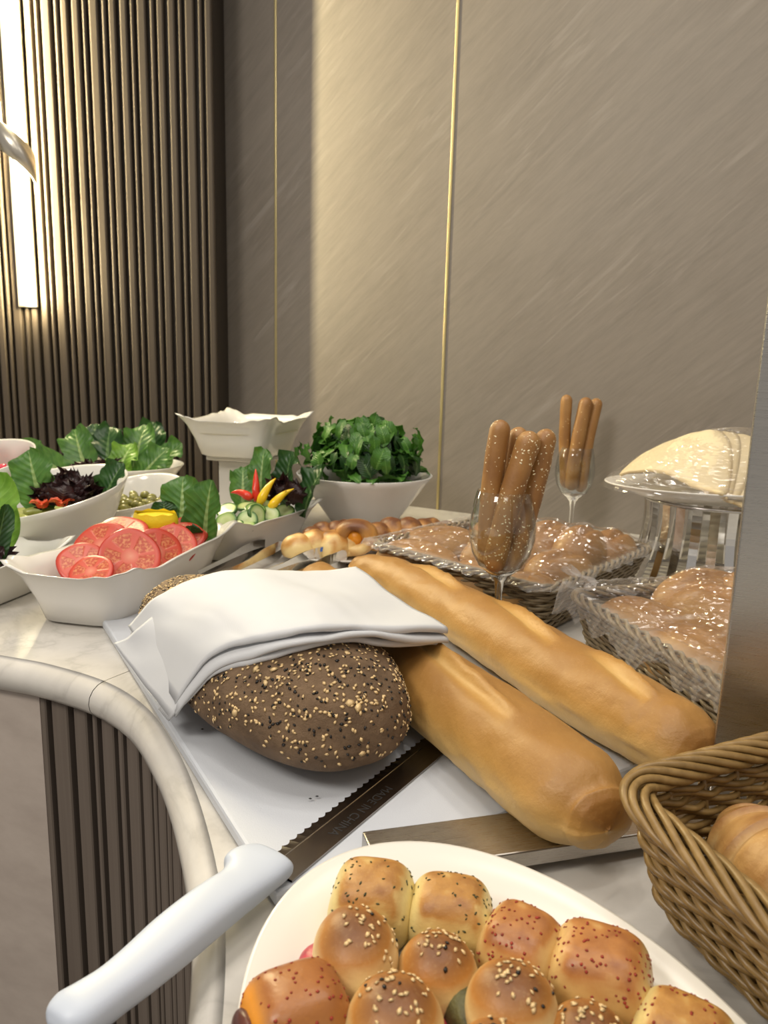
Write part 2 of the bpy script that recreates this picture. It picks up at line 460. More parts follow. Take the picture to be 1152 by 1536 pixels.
# back wall: a stone-laminate wall running from far left (behind the slat wall) to near right
WA = Vector((0.137, 1.862, 0)); WDIR = Vector((0.879, -0.477, 0)).normalized()
WANG = math.atan2(WDIR.y, WDIR.x)
def wall_pt(s, z=0.0): return WA + WDIR * s + Vector((0, 0, z))
V, F = box_vf(4.2, 0.10, 3.2)
wall_b = mesh('wall_back', V, F, MT['wall'], smooth=False)
wall_b.rotation_euler = (0, 0, WANG)
nrm = Vector((-WDIR.y, WDIR.x, 0))
wall_b.location = wall_pt(1.35) + nrm * 0.05 + Vector((0, 0, FLOOR_Z + 1.6))
struct(wall_b, 'taupe stone-look wall with pale diagonal streaks behind the buffet')
for i, s in enumerate((-0.512, 0.0)):
    V, F = box_vf(0.0065, 0.006, 2.6, 0.001)
    t = mesh('trim_%d' % (i + 1), V, F, MT['brass'], smooth=False)
    t.rotation_euler = (0, 0, WANG); t.location = wall_pt(s, 1.3 + 0.001)
    struct(t, ['brass strip set in the shaded left part of the stone wall', 'brass strip in the middle of the stone wall'][i])

# slatted wall on the left: a proud panel of vertical ribs of three widths
SY = 2.03; SX1 = -0.462
V, F = box_vf(1.7, 0.13, 3.1)
wall_l = mesh('wall_left', V, F, MT['slat_back'], smooth=False)
wall_l.location = (SX1 - 0.85, SY + 0.018 + 0.065, FLOOR_Z + 1.55)
struct(wall_l, 'ribbed wall of vertical taupe slats left of the stone wall')
x = SX1; k = 0
pat = [(0.017, 0.007), (0.010, 0.010), (0.022, 0.008), (0.009, 0.008), (0.018, 0.010)]
smesh = {}
while x > -1.62:
    wd, gp = pat[k % len(pat)]
    if wd not in smesh:
        V, F = box_vf(wd, 0.018, 3.1, 0.0042, seg=3)
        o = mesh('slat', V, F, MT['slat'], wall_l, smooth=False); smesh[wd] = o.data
    else:
        o = inst('slat', smesh[wd], wall_l)
    c = Vector((x - wd / 2, SY + 0.009, FLOOR_Z + 1.55)) - Vector(wall_l.location)
    o.location = c
    x -= wd + gp; k += 1

V, F = box_vf(6, 5, 0.05)
fl = mesh('floor', V, F, simple('dark_floor', (0.10, 0.09, 0.08), 0.3, nscale=3), smooth=False)
fl.location = (-0.4, 0.4, FLOOR_Z - 0.025); struct(fl)

# ------------------------------------------------------------------ counter
EDGE = [(-2.0, 1.06), (-1.3, 0.985), (-0.85, 0.905), (-0.6, 0.857), (-0.447, 0.813), (-0.39, 0.793), (-0.314, 0.752), (-0.254, 0.695), (-0.205, 0.620),
        (-0.168, 0.548), (-0.134, 0.466), (-0.112, 0.397), (-0.096, 0.3), (-0.084, 0.15), (-0.078, -0.1), (-0.075, -0.5)]
edge = catmull([(a, b, 0) for a, b in EDGE], 140)[:, :2]
T = np.gradient(edge, axis=0); T /= np.linalg.norm(T, axis=1)[:, None]
INN = np.stack([-T[:, 1], T[:, 0]], 1)          # left of travel = towards the counter
seam_i = int(np.argmin(np.hypot(edge[:, 0] + 0.318, edge[:, 1] - 0.755)))
SEAM_END = np.array((0.30, 1.78))               # the seam runs back under the cutting board to the wall

def slab(path, inn, rest, name, parent):
    """marble slab with a bullnose along path; rest closes the outline at the back"""
    prof = []
    R = 0.021
    for k in range(9):
        a = PI / 2 - k * PI / 8
        prof.append((R * (1 - math.cos(a)), -R + R * math.sin(a)))
    n = len(path); V = []; F = []
    for (d, z) in prof:
        for p, q in zip(path, inn): V.append((p[0] + q[0] * d, p[1] + q[1] * d, z))
    F += gridfaces(len(prof), n)
    top = list(range(n))
    rt = []
    rb = []
    for p in rest: rt.append(len(V)); V.append((p[0], p[1], 0))
    for p in rest: rb.append(len(V)); V.append((p[0], p[1], -0.042))
    bot = list(range((len(prof) - 1) * n, len(prof) * n))
    F.append(tuple(top + rt)); F.append(tuple((bot + rb)[::-1]))
    lt = [top[-1]] + rt + [top[0]]; lb = [bot[-1]] + rb + [bot[0]]
    for a in range(len(lt) - 1): F.append((lt[a], lt[a + 1], lb[a + 1], lb[a]))
    o = mesh(name, V, F, MT['marble'], parent, smooth=False)
    for i, pl in enumerate(o.data.polygons): pl.use_smooth = i < (len(prof) - 1) * (n - 1)
    return o
top = thing('marble_worktop', 'white veined marble buffet worktop with rounded concave front edge', 'worktop', (0, 0, 0))
wl = wall_pt(-0.62); wr = wall_pt(1.1)
g = 0.0006
sA = edge[:seam_i + 1].copy(); sA[-1] += -T[seam_i] * g
sB = edge[seam_i:].copy(); sB[0] += T[seam_i] * g
slab(sA, INN[:seam_i + 1], [SEAM_END + (-g, g), (wl.x, wl.y), (-0.46, 2.028), (-2.0, 2.028)], 'marble_slab', top)
slab(sB, INN[seam_i:], [(1.1, -0.5), (wr.x, wr.y), SEAM_END + (g, -g)], 'marble_slab', top)

# counter body under the worktop: a flat stone panel on the left, then a curved band of slats
body_e = edge + INN * 0.016
base = thing('counter_base', 'buffet counter front with curved dark slats beside a beige panel', 'counter', (0, 0, FLOOR_Z))
split = int(np.argmin(np.hypot(body_e[:, 0] + 0.402, body_e[:, 1] - 0.815)))
ztop, zbot = -0.0425 - FLOOR_Z, 0.001
def ribbon(path, inn, d0, d1, mat, name):
    V = []
    for d, z in ((d0, ztop), (d0, zbot), (d1, zbot), (d1, ztop)):
        for p, q in zip(path, inn): V.append((p[0] + q[0] * d, p[1] + q[1] * d, z))
    n = len(path); F = gridfaces(4, n, True)
    F.append((0, n, 2 * n, 3 * n)); F.append((n - 1, 4 * n - 1, 3 * n - 1, 2 * n - 1))
    return mesh(name, V, F, mat, base, smooth=False)
ribbon(body_e[:split + 1], INN[:split + 1], 0.0, 0.03, MT['panel'], 'stone_panel')
ribbon(body_e[split:], INN[split:], 0.012, 0.05, MT['dark'], 'backing_panel')
seg = np.linalg.norm(np.diff(body_e[split:], axis=0), axis=1); arc = np.concatenate([[0], np.cumsum(seg)])
pat2 = [(0.009, 0.009), (0.026, 0.010), (0.021, 0.010), (0.007, 0.009), (0.022, 0.010)]
s = 0.0; k = 0; smesh2 = {}
while s < arc[-1] - 0.4:
    wd, gp = pat2[k % len(pat2)]
    c = s + wd / 2
    px, py = [np.interp(c, arc, body_e[split:, a]) for a in (0, 1)]
    tx, ty = [np.interp(c, arc, T[split:, a]) for a in (0, 1)]
    if wd not in smesh2:
        V, F = box_vf(wd, 0.014, ztop - zbot, 0.0015, seg=1)
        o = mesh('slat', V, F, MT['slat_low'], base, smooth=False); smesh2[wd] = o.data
    else: o = inst('slat', smesh2[wd], base)
    a = math.atan2(ty, tx)
    o.location = (px - math.sin(a) * 0.007, py + math.cos(a) * 0.007, (ztop + zbot) / 2)
    o.rotation_euler = (0, 0, a)
    s += wd + gp; k += 1

# ------------------------------------------------------------------ wall sconce
sc = thing('wall_sconce', 'lit vertical tube wall light with twisted metal ribbon on the slats', 'wall lamp', (-0.945, SY, 0.49))
V, F = box_vf(0.05, 0.012, 1.5, 0.003); o = mesh('back_plate', V, F, MT['ribbon'], sc, smooth=False); o.location = (-0.012, -0.0075, 0.745)
pth = [(0, -0.03, 0.0), (0, -0.03, 0.003)] + [(0, -0.03, 0.003 + 1.5 * k / 10) for k in range(1, 10)] + [(0, -0.03, 1.5), (0, -0.03, 1.504)]
V, F = tube(pth, [0.011] + [0.0145] * 11 + [0.011], 20); mesh('light_tube', V, F, MT['led'], sc)
nn = 60; V = []
for i in range(nn):
    t = i / (nn - 1); a = PI * (0.82 + t * 1.42); z = 0.455 - 0.15 * t
    r = 0.044
    for (dr, dz) in ((0, -0.034), (0, 0.034), (0.003, 0.034), (0.003, -0.034)):
        V.append(((r + dr) * math.cos(a), -0.052 + (r + dr) * 0.86 * math.sin(a), z + dz))
F = gridfaces(nn, 4, False, True); F += [(0, 1, 2, 3), tuple((nn - 1) * 4 + i for i in (3, 2, 1, 0))]
mesh('twisted_ribbon', V, F, MT['ribbon'], sc)

# ================================================================== CUTTING BOARD, KNIFE, FRAME
KU = np.array((0.857, 0.515)); KV = np.array((-0.485, 0.875)); KC = np.array((-0.073, 0.42))
BT = 0.0125
V, F = box_vf(0.42, 0.62, BT, 0.003)
bd = mesh('cutting_board', V, F, MT['board'], smooth=False)
cc = KC + KU * 0.21 + KV * 0.31
bd.location = (cc[0], cc[1], BT / 2 + 0.0003); bd.rotation_euler = (0, 0, math.atan2(KU[1], KU[0]))
tag(bd, 'large white plastic cutting board under the loaves and the bread knife', 'cutting board')

# bread knife: x along the blade towards the tip, y towards the serrated edge
kd = np.array((0.551, 0.834)); kang = math.atan2(kd[1], kd[0])
kn = thing('bread_knife', 'serrated bread knife with white handle, lying across the cutting board', 'knife', (-0.0695, 0.4405, BT + 0.0006), kang)
def blade():
    L = 0.245; W = 0.0155; n = 27
    edge_pts = []
    for i in range(n):                                   # scalloped edge, points between hollows
        x0 = 0.004 + (L - 0.02) * i / n
        for q in range(6):
            t = q / 6; edge_pts.append((x0 + (L - 0.02) / n * t, W - 0.0022 * math.sin(PI * t)))
    edge_pts.append((L - 0.016, W - 0.002)); edge_pts += [(L - 0.006, W - 0.007), (L, W - 0.014)]
    V = []; F = []
    m = len(edge_pts)
    ridge = W - 0.0105
    for (x, y) in edge_pts: V.append((x, y, 0.0004))
    for (x, y) in edge_pts: V.append((x, min(ridge, y - 0.001), 0.0017))
    for (x, y) in edge_pts: V.append((x, -W + max(0, (x - 0.2)) * 0.08, 0.0017))
    for (x, y) in edge_pts: V.append((x, -W + max(0, (x - 0.2)) * 0.08, 0.0))
    for (x, y) in edge_pts: V.append((x, y, 0.0))
    F = gridfaces(5, m)
    return V, F
V, F = blade(); bl = mesh('blade', [(x - 0.0, y, z) for x, y, z in V], F, MT['blade'], kn, smooth=False)
V, F = tube([(0.006 + 0.2 * k / 20, 0.0052, 0.00185) for k in range(21)], 0.00045, 8); mesh('bevel_highlight', V, F, MT['chrome'], bl)  # thin chrome rod added along the ridge to draw the blade's highlight
tc = bpy.data.curves.new('lettering', 'FONT'); tc.body = 'MADE IN CHINA'; tc.size = 0.0105; tc.extrude = 0.00005; tc.align_x = 'CENTER'; tc.align_y = 'CENTER'
to = bpy.data.objects.new('lettering_tmp', tc); COL.objects.link(to)
dg = bpy.context.evaluated_depsgraph_get(); tm = bpy.data.meshes.new_from_object(to.evaluated_get(dg)); bpy.data.objects.remove(to)
tm.name = 'lettering'; tm.materials.clear(); tm.materials.append(MT['ink'])
lt = inst('lettering', tm, bl, (0.097, -0.0062, 0.00182), (0, 0, PI), (1.0, 1, 1)); lt['label'] = 'dark etched lettering reading MADE IN CHINA'
def handle():
    #      x      ylo     yhi     half thickness
    sec = [(0.006, -0.0150, 0.0185, 0.0060), (0.003, -0.0165, 0.0215, 0.0085), (-0.004, -0.0172, 0.0262, 0.0095), (-0.011, -0.0172, 0.0278, 0.0098), (-0.018, -0.0170, 0.0262, 0.0100),
           (-0.024, -0.0168, 0.0200, 0.0102), (-0.032, -0.0165, 0.0168, 0.0105), (-0.045, -0.0160, 0.0175, 0.0112), (-0.065, -0.0160, 0.0178, 0.0118), (-0.09, -0.0165, 0.0165, 0.0118),
           (-0.115, -0.0160, 0.0130, 0.0112), (-0.132, -0.0150, 0.0118, 0.0108), (-0.146, -0.0145, 0.0135, 0.0110), (-0.156, -0.0130, 0.0155, 0.0105), (-0.163, -0.0085, 0.0130, 0.0075), (-0.166, -0.003, 0.0075, 0.002)]
    pts = catmull([(a, b, c) for a, b, c, d in sec], 70); th = catmull([(d, 0, 0) for a, b, c, d in sec], 70)[:, 0]
    V = []; n = 28
    for (x, lo, hi), t in zip(pts, th):
        for k in range(n):
            a = 2 * PI * k / n; c, s_ = math.cos(a), math.sin(a)
            V.append((x, (lo + hi) / 2 + (hi - lo) / 2 * math.copysign(abs(c) ** 0.75, c), 0.0102 + t * math.copysign(abs(s_) ** 0.8, s_)))
    F = gridfaces(len(pts), n, False, True); F.append(tuple(range(n))[::-1]); F.append(tuple(range((len(pts) - 1) * n, len(pts) * n)))
    return V, F
V, F = handle(); V = [(x * (0.94 if x < 0 else 1), y, z) for x, y, z in V]; mesh('handle', V, F, MT['handle'], kn)

# steel sneeze-guard frame: a flat floor bar and an upright post
fr = thing('steel_frame', 'brushed steel counter frame: flat bar beside the board and upright post', 'frame', (0.1, 0.49, 0))
BA = math.radians(17.0)
V, F = box_vf(0.62, 0.046, 0.0125, 0.0012)
b = mesh('base_bar', V, F, MT['brushed_bar'], fr, smooth=False)
b.rotation_euler = (0, math.radians(1.7), BA)
bc = np.array((-0.003, 0.452)) + 0.31 * np.array((math.cos(BA), math.sin(BA)))
b.location = (bc[0] - 0.1, bc[1] - 0.49, 0.0108)
V, F = box_vf(0.040, 0.022, 1.1, 0.0015)
p = mesh('post', V, F, MT['brushed'], fr, smooth=False)
p.location = (0.291 - 0.1, 0.5465 - 0.49, 0.013 + 0.55); p.rotation_euler = (0, 0, math.radians(-24))

# ================================================================== BREADS ON THE BOARD
def loft_bread(axis, prof, zc, flat=0.75, n_s=150, n_a=72, cuts=(), seed=1, top_bake=0.68, lump=0.0025):
    """long loaf: axis 2-D points, prof [(s, half-width)], cuts [(s0,s1,phi0,phi1,width)]"""
    A0 = catmull([(a, b, 0) for a, b in axis], 400)[:, :2]
    S_ = np.linspace(0, 1, n_s) * 0.15 + 0.85 * (0.5 - 0.5 * np.cos(PI * np.linspace(0, 1, n_s)))
    A = np.stack([np.interp(S_, np.linspace(0, 1, 400), A0[:, q]) for q in (0, 1)], 1)
    T = np.gradient(A, axis=0); T /= np.linalg.norm(T, axis=1)[:, None]
    S = np.linspace(0, 1, n_s) * 0.15 + 0.85 * (0.5 - 0.5 * np.cos(PI * np.linspace(0, 1, n_s))); ss, rr = zip(*prof); R = np.interp(S, ss, rr)
    k = np.ones(7) / 7; R2 = np.convolve(np.pad(R, 3, 'edge'), k, 'valid'); R = np.where((S > .05) & (S < .95), R2, R)
    V = []; bake = []
    for i in range(n_s):
        nx, ny = -T[i, 1], T[i, 0]
        for j in range(n_a):
            a = 2 * PI * j / n_a; c, s = math.cos(a), math.sin(a)
            r = R[i]
            h = s * r * (0.92 if s > 0 else flat)
            wv = c * r
            d = 0.0; ck = 0.0
            for (s0, s1, p0, p1, wd) in cuts:
                if s0 <= S[i] <= s1:
                    f = (S[i] - s0) / (s1 - s0); pc = p0 + (p1 - p0) * f; env = math.sin(PI * f) ** 0.5
                    q = (a - pc) * r / wd
                    if abs(q) < 3:
                        d += env * (0.0065 * math.exp(-((q - 1.05) / 0.33) ** 2) - 0.0055 * math.exp(-(q / 0.6) ** 2))
                        ck = max(ck, env * math.exp(-(q / 0.8) ** 2))
            p3 = (A[i, 0] * 30, A[i, 1] * 30, a * 1.3 + seed * 7)
            nz = noise.noise(Vector(p3)) * lump + noise.noise(Vector((A[i, 0] * 90 + seed, A[i, 1] * 90, a * 4))) * lump * 0.3
            rad = 1 + (d + nz) / max(r, 0.008)
            V.append((A[i, 0] + nx * wv * rad, A[i, 1] + ny * wv * rad, zc * 1.0 + h * rad))
            b = top_bake * smoothstep(-0.5, 0.9, np.array(s)) + 0.12 * (1 - abs(2 * S[i] - 1) ** 0.5)
            b += 0.16 * smoothstep(0.93, 1.0, np.array(max(S[i], 1 - S[i])))
            bake.append(float(b) - 0.5 * ck)
    F = gridfaces(n_s, n_a, False, True)
    F.append(tuple(range(n_a))); F.append(tuple(range((n_s - 1) * n_a, n_s * n_a))[::-1])
    zmin = min(v[2] for v in V)
    return V, F, bake, zmin

def place_bread(name, V, F, bake, mat, base_z, label, cat='bread', group=None):
    c = np.mean(np.array(V), axis=0); zmin = min(v[2] for v in V)
    V = [(v[0] - c[0], v[1] - c[1], v[2] - zmin) for v in V]
    o = mesh(name, V, F, mat, attrs={'bake': bake}); o.location = (c[0], c[1], base_z)
    return tag(o, label, cat, group)

bag1_axis = [(0.158, 0.450), (0.140, 0.493), (0.083, 0.610), (0.026, 0.712), (-0.03, 0.84), (-0.078, 0.985), (-0.102, 1.075)]
prof1 = [(0, 0.0008), (0.0015, 0.006), (0.004, 0.0105), (0.009, 0.0158), (0.02, 0.0222), (0.045, 0.0275), (0.07, 0.0272), (0.095, 0.0325), (0.14, 0.0405), (0.18, 0.0435), (0.3, 0.0445), (0.45, 0.0445), (0.62, 0.042), (0.8, 0.036), (0.92, 0.029), (0.975, 0.018), (1, 0.004)]
V, F, bk, _ = loft_bread(bag1_axis, prof1, 0.047, cuts=[(0.24, 0.56, 1.15, 1.75, 0.010), (0.62, 0.85, 1.3, 1.9, 0.010)], seed=3)
BAG1_AX = bag1_axis
place_bread('baguette', V, F, bk, MT['baguette'], BT + 0.0008, 'short fat golden baguette nearest the roll plate, knob end forward')
bag2_axis = [(0.266, 0.548), (0.245, 0.594), (0.206, 0.668), (0.150, 0.790), (0.090, 0.920), (0.020, 1.045), (-0.050, 1.125)]
prof2 = [(0, 0.0008), (0.0015, 0.007), (0.005, 0.013), (0.012, 0.0195), (0.03, 0.0268), (0.06, 0.033), (0.1, 0.0375), (0.2, 0.041), (0.4, 0.043), (0.6, 0.041), (0.8, 0.036), (0.92, 0.030), (0.97, 0.019), (1, 0.004)]
V, F, bk, _ = loft_bread(bag2_axis, prof2, 0.047, cuts=[(0.17, 0.36, 1.1, 1.7, 0.010), (0.40, 0.58, 1.25, 1.95, 0.010), (0.63, 0.82, 1.3, 2.0, 0.010)], seed=8)
place_bread('baguette', V, F, bk, MT['baguette'], BT + 0.0008, 'long golden baguette lying behind the other, beside the wrapped baskets')

# seeded dark loaf -------------------------------------------------------------
LF_C = np.array((-0.133, 0.714)); LF_A = math.radians(-51.5); LF_L = 0.217; LF_W = 0.086; LF_H = 0.110
def loaf_dims(u):                                          # u in -1..1 along the loaf
    e = max(0.0, 1 - abs(u) ** (3.3 if u > 0 else 2.4)) ** 0.5 * (1 + 0.10 * u)
    return e
def loaf_vf():
    n_s, n_a = 90, 72; V = []
    ca, sa = math.cos(LF_A), math.sin(LF_A)
    for i in range(n_s):
        u = -math.cos(PI * i / (n_s - 1)); e = loaf_dims(u)
        for j in range(n_a):
            a = 2 * PI * j / n_a; c, s = math.cos(a), math.sin(a)
            wv = c * LF_W * e * (1 - 0.10 * u * 0)
            h = (s * LF_H * 0.62 if s > 0 else s * LF_H * 0.38) * e ** 0.8
            x = u * LF_L; nz = 1 + 0.03 * e * noise.noise(Vector((x * 20, c * 2, s * 2 + 5)))
            V.append(((x * ca - wv * sa) * nz, (x * sa + wv * ca) * nz, LF_H * 0.38 + h * nz))
    F = gridfaces(n_s, n_a, False, True)
    return V, F
V, F = loaf_vf()
lf = thing('seeded_loaf', 'dark brown oval loaf coated in sesame and black seeds, under the napkin', 'bread', (LF_C[0], LF_C[1], BT + 0.001))
lo = mesh('crust', V, F, MT['loaf'], lf)

def seed_proto(l, w, t):
    # 8-vertex flat almond, 12 triangles
    V = [(-l, 0, 0), (-l * .3, w, 0), (l * .5, w * .75, 0), (l, 0, 0), (l * .5, -w * .75, 0), (-l * .3, -w, 0), (0, 0, t), (0, 0, -t)]
    F = [(6, k, (k + 1) % 6)[::-1] for k in range(6)] + [(7, k, (k + 1) % 6) for k in range(6)]
    return V, F
def scatter(o, n, dims, mat, name, parent, seed, keep, lift=0.0005, jitter=0.3):
    """seeds lying on the surface of mesh object o (in o's space)"""
    r = rng(seed); me = o.data; polys = me.polygons
    area = np.array([p.area for p in polys]); cum = np.cumsum(area) / area.sum()
    V = []; F = []; cnt = 0; tries = 0
    while cnt < n and tries < n * 30:
        tries += 1
        p = polys[int(np.searchsorted(cum, r.random()))]
        vs_ = [me.vertices[i].co for i in p.vertices]
        a, b = r.random(), r.random()
        co = (vs_[0] * (1 - a) + vs_[1] * a) * (1 - b) + (vs_[3 % len(vs_)] * (1 - a) + vs_[2] * a) * b
        nm = p.normal
        if not keep(co, nm, r): continue
        q = nm.to_track_quat('Z', 'Y').to_matrix()
        rot = q @ Matrix.Rotation(r.random() * 2 * PI, 3, 'Z') @ Matrix.Rotation((r.random() - .5) * jitter * 2, 3, 'X')
        s = 0.8 + 0.45 * r.random()
        pv, pf = seed_proto(*[d * s for d in dims]); off = len(V)
        V += [tuple(rot @ Vector(v) + co + nm * lift) for v in pv]; F += [tuple(i + off for i in f) for f in pf]; cnt += 1
    s_ = mesh(name, V, F, mat, parent); stuff(s_); return s_
def keep_loaf(dens):
    def k(co, nm, r):
        if co.z < 0.012 or nm.z < -0.45: return False
        cl = noise.noise(co * 18 + Vector((dens, 0, 0))) * 0.5 + 0.5
        side = 0.35 + 0.65 * max(0, min(1, (nm.z + 0.25) / 0.8))
        return r.random() < side * (0.25 + cl * 1.1)
    return k
scatter(lo, 2300, (0.0019, 0.0012, 0.0007), MT['seed'], 'sesame_seeds', lf, 4, keep_loaf(1.0))
scatter(lo, 1250, (0.0016, 0.0010, 0.0008), MT['seed_dark'], 'black_seeds', lf, 5, keep_loaf(7.0))
scatter(lo, 70, (0.0036, 0.0027, 0.0007), MT['seed'], 'oat_flakes', lf, 6, keep_loaf(3.0))
for i, (x, y) in enumerate([(-0.165, 0.642), (-0.052, 0.530), (-0.047, 0.5335)]):
    V, F = seed_proto(0.0016, 0.0010, 0.0007); o = mesh('fallen_seed', V, F, MT['seed_dark']); o.location = (x, y, BT + 0.0012 + (0.0018 if i else 0))
    tag(o, ['single black seed fallen on the white board left of the dark loaf', 'black seed crumb on the knife blade nearest the loaf', 'second black seed crumb on the knife blade beside the first'][i], 'seed')

# napkin -----------------------------------------------------------------------
ca, sa = math.cos(-LF_A), math.sin(-LF_A)
def loaf_top(x, y):
    dx, dy = x - LF_C[0], y - LF_C[1]
    u = (dx * ca - dy * sa) / LF_L; v = (dx * sa + dy * ca)
    if abs(u) >= 1: return 0
    e = loaf_dims(u); q = v / (LF_W * e + 1e-6)
    if abs(q) >= 1: return 0
    return BT + LF_H * 0.38 + LF_H * 0.62 * e ** 0.8 * math.sqrt(1 - q * q)
_b1 = catmull([(a, b, 0) for a, b in bag1_axis], 80)[:, :2]
_b2 = catmull([(a, b, 0) for a, b in bag2_axis], 80)[:, :2]
def bag_top(x, y, A, R, zc):
    d = np.hypot(A[:, 0] - x, A[:, 1] - y).min()
    return 0 if d >= R else BT + zc + R * 0.92 * math.sqrt(1 - (d / R) ** 2)
def support(x, y):
    return max(BT, loaf_top(x, y), bag_top(x, y, _b1, 0.044, 0.033), bag_top(x, y, _b2, 0.041, 0.032))
def napkin_layer(corners, nu, nv, lift, roll, seed, name, parent, relax=60, left_curl=0.0):
    far = catmull([(x, y, 0) for x, y in corners[0]], nu)[:, :2]; near = catmull([(x, y, 0) for x, y in corners[1]], nu)[:, :2]
    us = np.linspace(0, 1, nu); vs_ = np.linspace(0, 1, nv)
    X = far[:, None, :] * (1 - vs_)[None, :, None] + near[:, None, :] * vs_[None, :, None]
    S = np.array([[support(*X[i, j]) for j in range(nv)] for i in range(nu)]) + 0.003
    Z = np.maximum(S, 0.085)
    z_l = np.maximum(S[0], np.linspace(0.056, 0.036, nv)); z_r = np.maximum(S[-1], np.linspace(0.100, 0.090, nv))
    for it in range(900):                                  # stiff cloth bridges between its supports
        P = np.pad(Z, 1, 'edge'); avg = (P[2:, 1:-1] + P[:-2, 1:-1] + P[1:-1, 2:] + P[1:-1, :-2]) / 4
        Z = np.maximum(S, avg); Z[0] = z_l; Z[-1] = z_r
    r = rng(seed)
    V = []; UV = []
    wr = lambda u, v: 0.0045 * noise.noise(Vector((u * 3.2 + v * 1.5, v * 1.6 - u, seed * 1.3))) + 0.0016 * noise.noise(Vector((u * 5, v * 4, seed))) + 0.0008 * noise.noise(Vector((u * 14, v * 3, seed + 4)))
    for i in range(nu):
        for j in range(nv):
            V.append([X[i, j, 0], X[i, j, 1], Z[i, j] + lift + wr(us[i], vs_[j])]); UV.append((us[i] * 2.0, vs_[j]))
    # near edge (v = 1) folds round and runs back underneath
    nr = 7
    for i in range(nu):
        e = np.array(V[i * nv + nv - 1]); b = np.array(V[i * nv + nv - 2]); d = (e - b); d[2] *= 0.5; d /= np.linalg.norm(d)
        rr = roll * (1 + 0.45 * noise.noise(Vector((us[i] * 7, seed * 3.1, 0))))
        for k in range(1, nr + 1):
            a = PI * min(k, 5) / 5
            ex = e + d * rr * math.sin(a) + np.array((0, 0, -rr * (1 - math.cos(a))))
            if k > 5: ex = ex - d * 0.012 * (k - 5)
            V.append(list(ex)); UV.append((us[i] * 2.0, 1 + 0.03 * k))
    F = gridfaces(nu, nv)
    off = nu * nv
    for i in range(nu - 1):
        prev = (i * nv + nv - 1, (i + 1) * nv + nv - 1)
        for k in range(nr):
            cur = (off + i * nr + k, off + (i + 1) * nr + k)
            F.append((prev[0], cur[0], cur[1], prev[1])); prev = cur
    o = mesh(name, V, F, MT['cloth'], parent, uv=UV)
    sm = o.modifiers.new('thickness', 'SOLIDIFY'); sm.thickness = 0.0009; sm.offset = 0
    return o
np_ = thing('napkin', 'folded white cloth napkin draped over the dark seeded loaf', 'napkin', (0, 0, 0))
NFAR = np.array([(-0.270, 0.752), (-0.223, 0.728), (-0.156, 0.744), (-0.097, 0.776), (-0.032, 0.852)])
NNEAR = np.array([(-0.184, 0.620), (-0.128, 0.598), (-0.094, 0.585), (-0.055, 0.588), (-0.020, 0.608), (0.020, 0.634), (0.063, 0.680)])
napkin_layer((NFAR, NNEAR), 64, 34, 0.0165, 0.0032, 2, 'top_layer', np_)
napkin_layer((NFAR + (0.002, 0.0), NNEAR + (0.001, -0.0035)), 64, 34, 0.0090, 0.0030, 5, 'middle_layer', np_)
napkin_layer((NFAR + (-0.012, -0.012), NNEAR + (-0.006, -0.0005)), 64, 34, 0.0025, 0.0026, 9, 'bottom_layer', np_)

# ================================================================== SALAD DISHES
def spow(c, e): return math.copysign(abs(c) ** e, c)
def wavy_dish(name, label, loc, rz, a, b, h, wave=0.006, nw=9, flare=0.03, seed=0, parent=None, aspect_corner=0.012):
    """rectangular porcelain dish: flaring sides, scalloped rim. a,b = half sizes of the base"""
    t = thing(name, label, 'dish', loc, rz)
    n = 120
    prof = [(0.0, 0.0, 0), (0.9, 0.0, 0), (1.0, 0.004, 0), (None, 0.45, .25), (None, 0.8, .6), (None, 0.97, .95), (None, 1.0, 1.05), (None, 0.985, .98), (None, 0.8, .52), (None, 0.45, .17), (-0.93, 0.006, 0), (-0.6, 0.0055, 0), (0.0, 0.0055, 0)]
    V = []
    for q, (s, z, fl) in enumerate(prof):
        for k in range(n):
            an = 2 * PI * k / n
            e = 0.42
            c, sn = spow(math.cos(an), e), spow(math.sin(an), e)
            if s is not None:
                x, y, zz = a * abs(s) * c, b * abs(s) * sn, z
            else:
                inner = q > 6
                wob = math.sin(nw * an + seed) * 0.6 + math.sin((nw * 2 + 1) * an + seed * 2) * 0.4
                corner = abs(math.sin(2 * an)) ** 3
                off = flare * fl * (1 + 0.35 * corner) + wave * 0.55 * wob * fl * fl
                x = (a + off) * c; y = (b + off) * sn
                if inner: x *= 1 - 0.0035 / a; y *= 1 - 0.0035 / b
                zz = h * z + (wave * wob * 0.6 + aspect_corner * corner) * z ** 4
            V.append((x, y, zz))
    F = [f[::-1] for f in gridfaces(len(prof), n, False, True)]
    mesh('bowl_shell', V, F, MT['ceramic'], t)
    return t

def round_bowl(name, label, loc, rz, R, rb, h, tilt=0.0, sx=1.0, sy=1.0, th=0.004, n=72, belly=0.0):
    """bowl; tilt raises the rim on the +y side"""
    t = thing(name, label, 'bowl', loc, rz)
    out = [(0, 0.0), (rb * .92, 0.0), (rb, 0.004)]; m = 8
    for k in range(1, m + 1):
        f = k / m; out.append((rb + (R - rb) * (f ** (1 - belly)), 0.004 + (h - 0.004) * f))
    inn = [(R - th * .4, h + 0.0012), (R - th, h - 0.001)]
    for k in range(m - 1, 0, -1):
        f = k / m; inn.append((rb + (R - rb) * (f ** (1 - belly)) - th, 0.006 + (h - 0.004) * f))
    inn += [(rb - th, 0.008), (0, 0.007)]
    def zf(r, z, a): return z * (1 + tilt * math.sin(a) * min(1, r / R) ** 1.0)
    V, F = lathe(out + inn, n, sx, sy, zf)
    mesh('bowl_shell', V, F, MT['ceramic'], t); return t

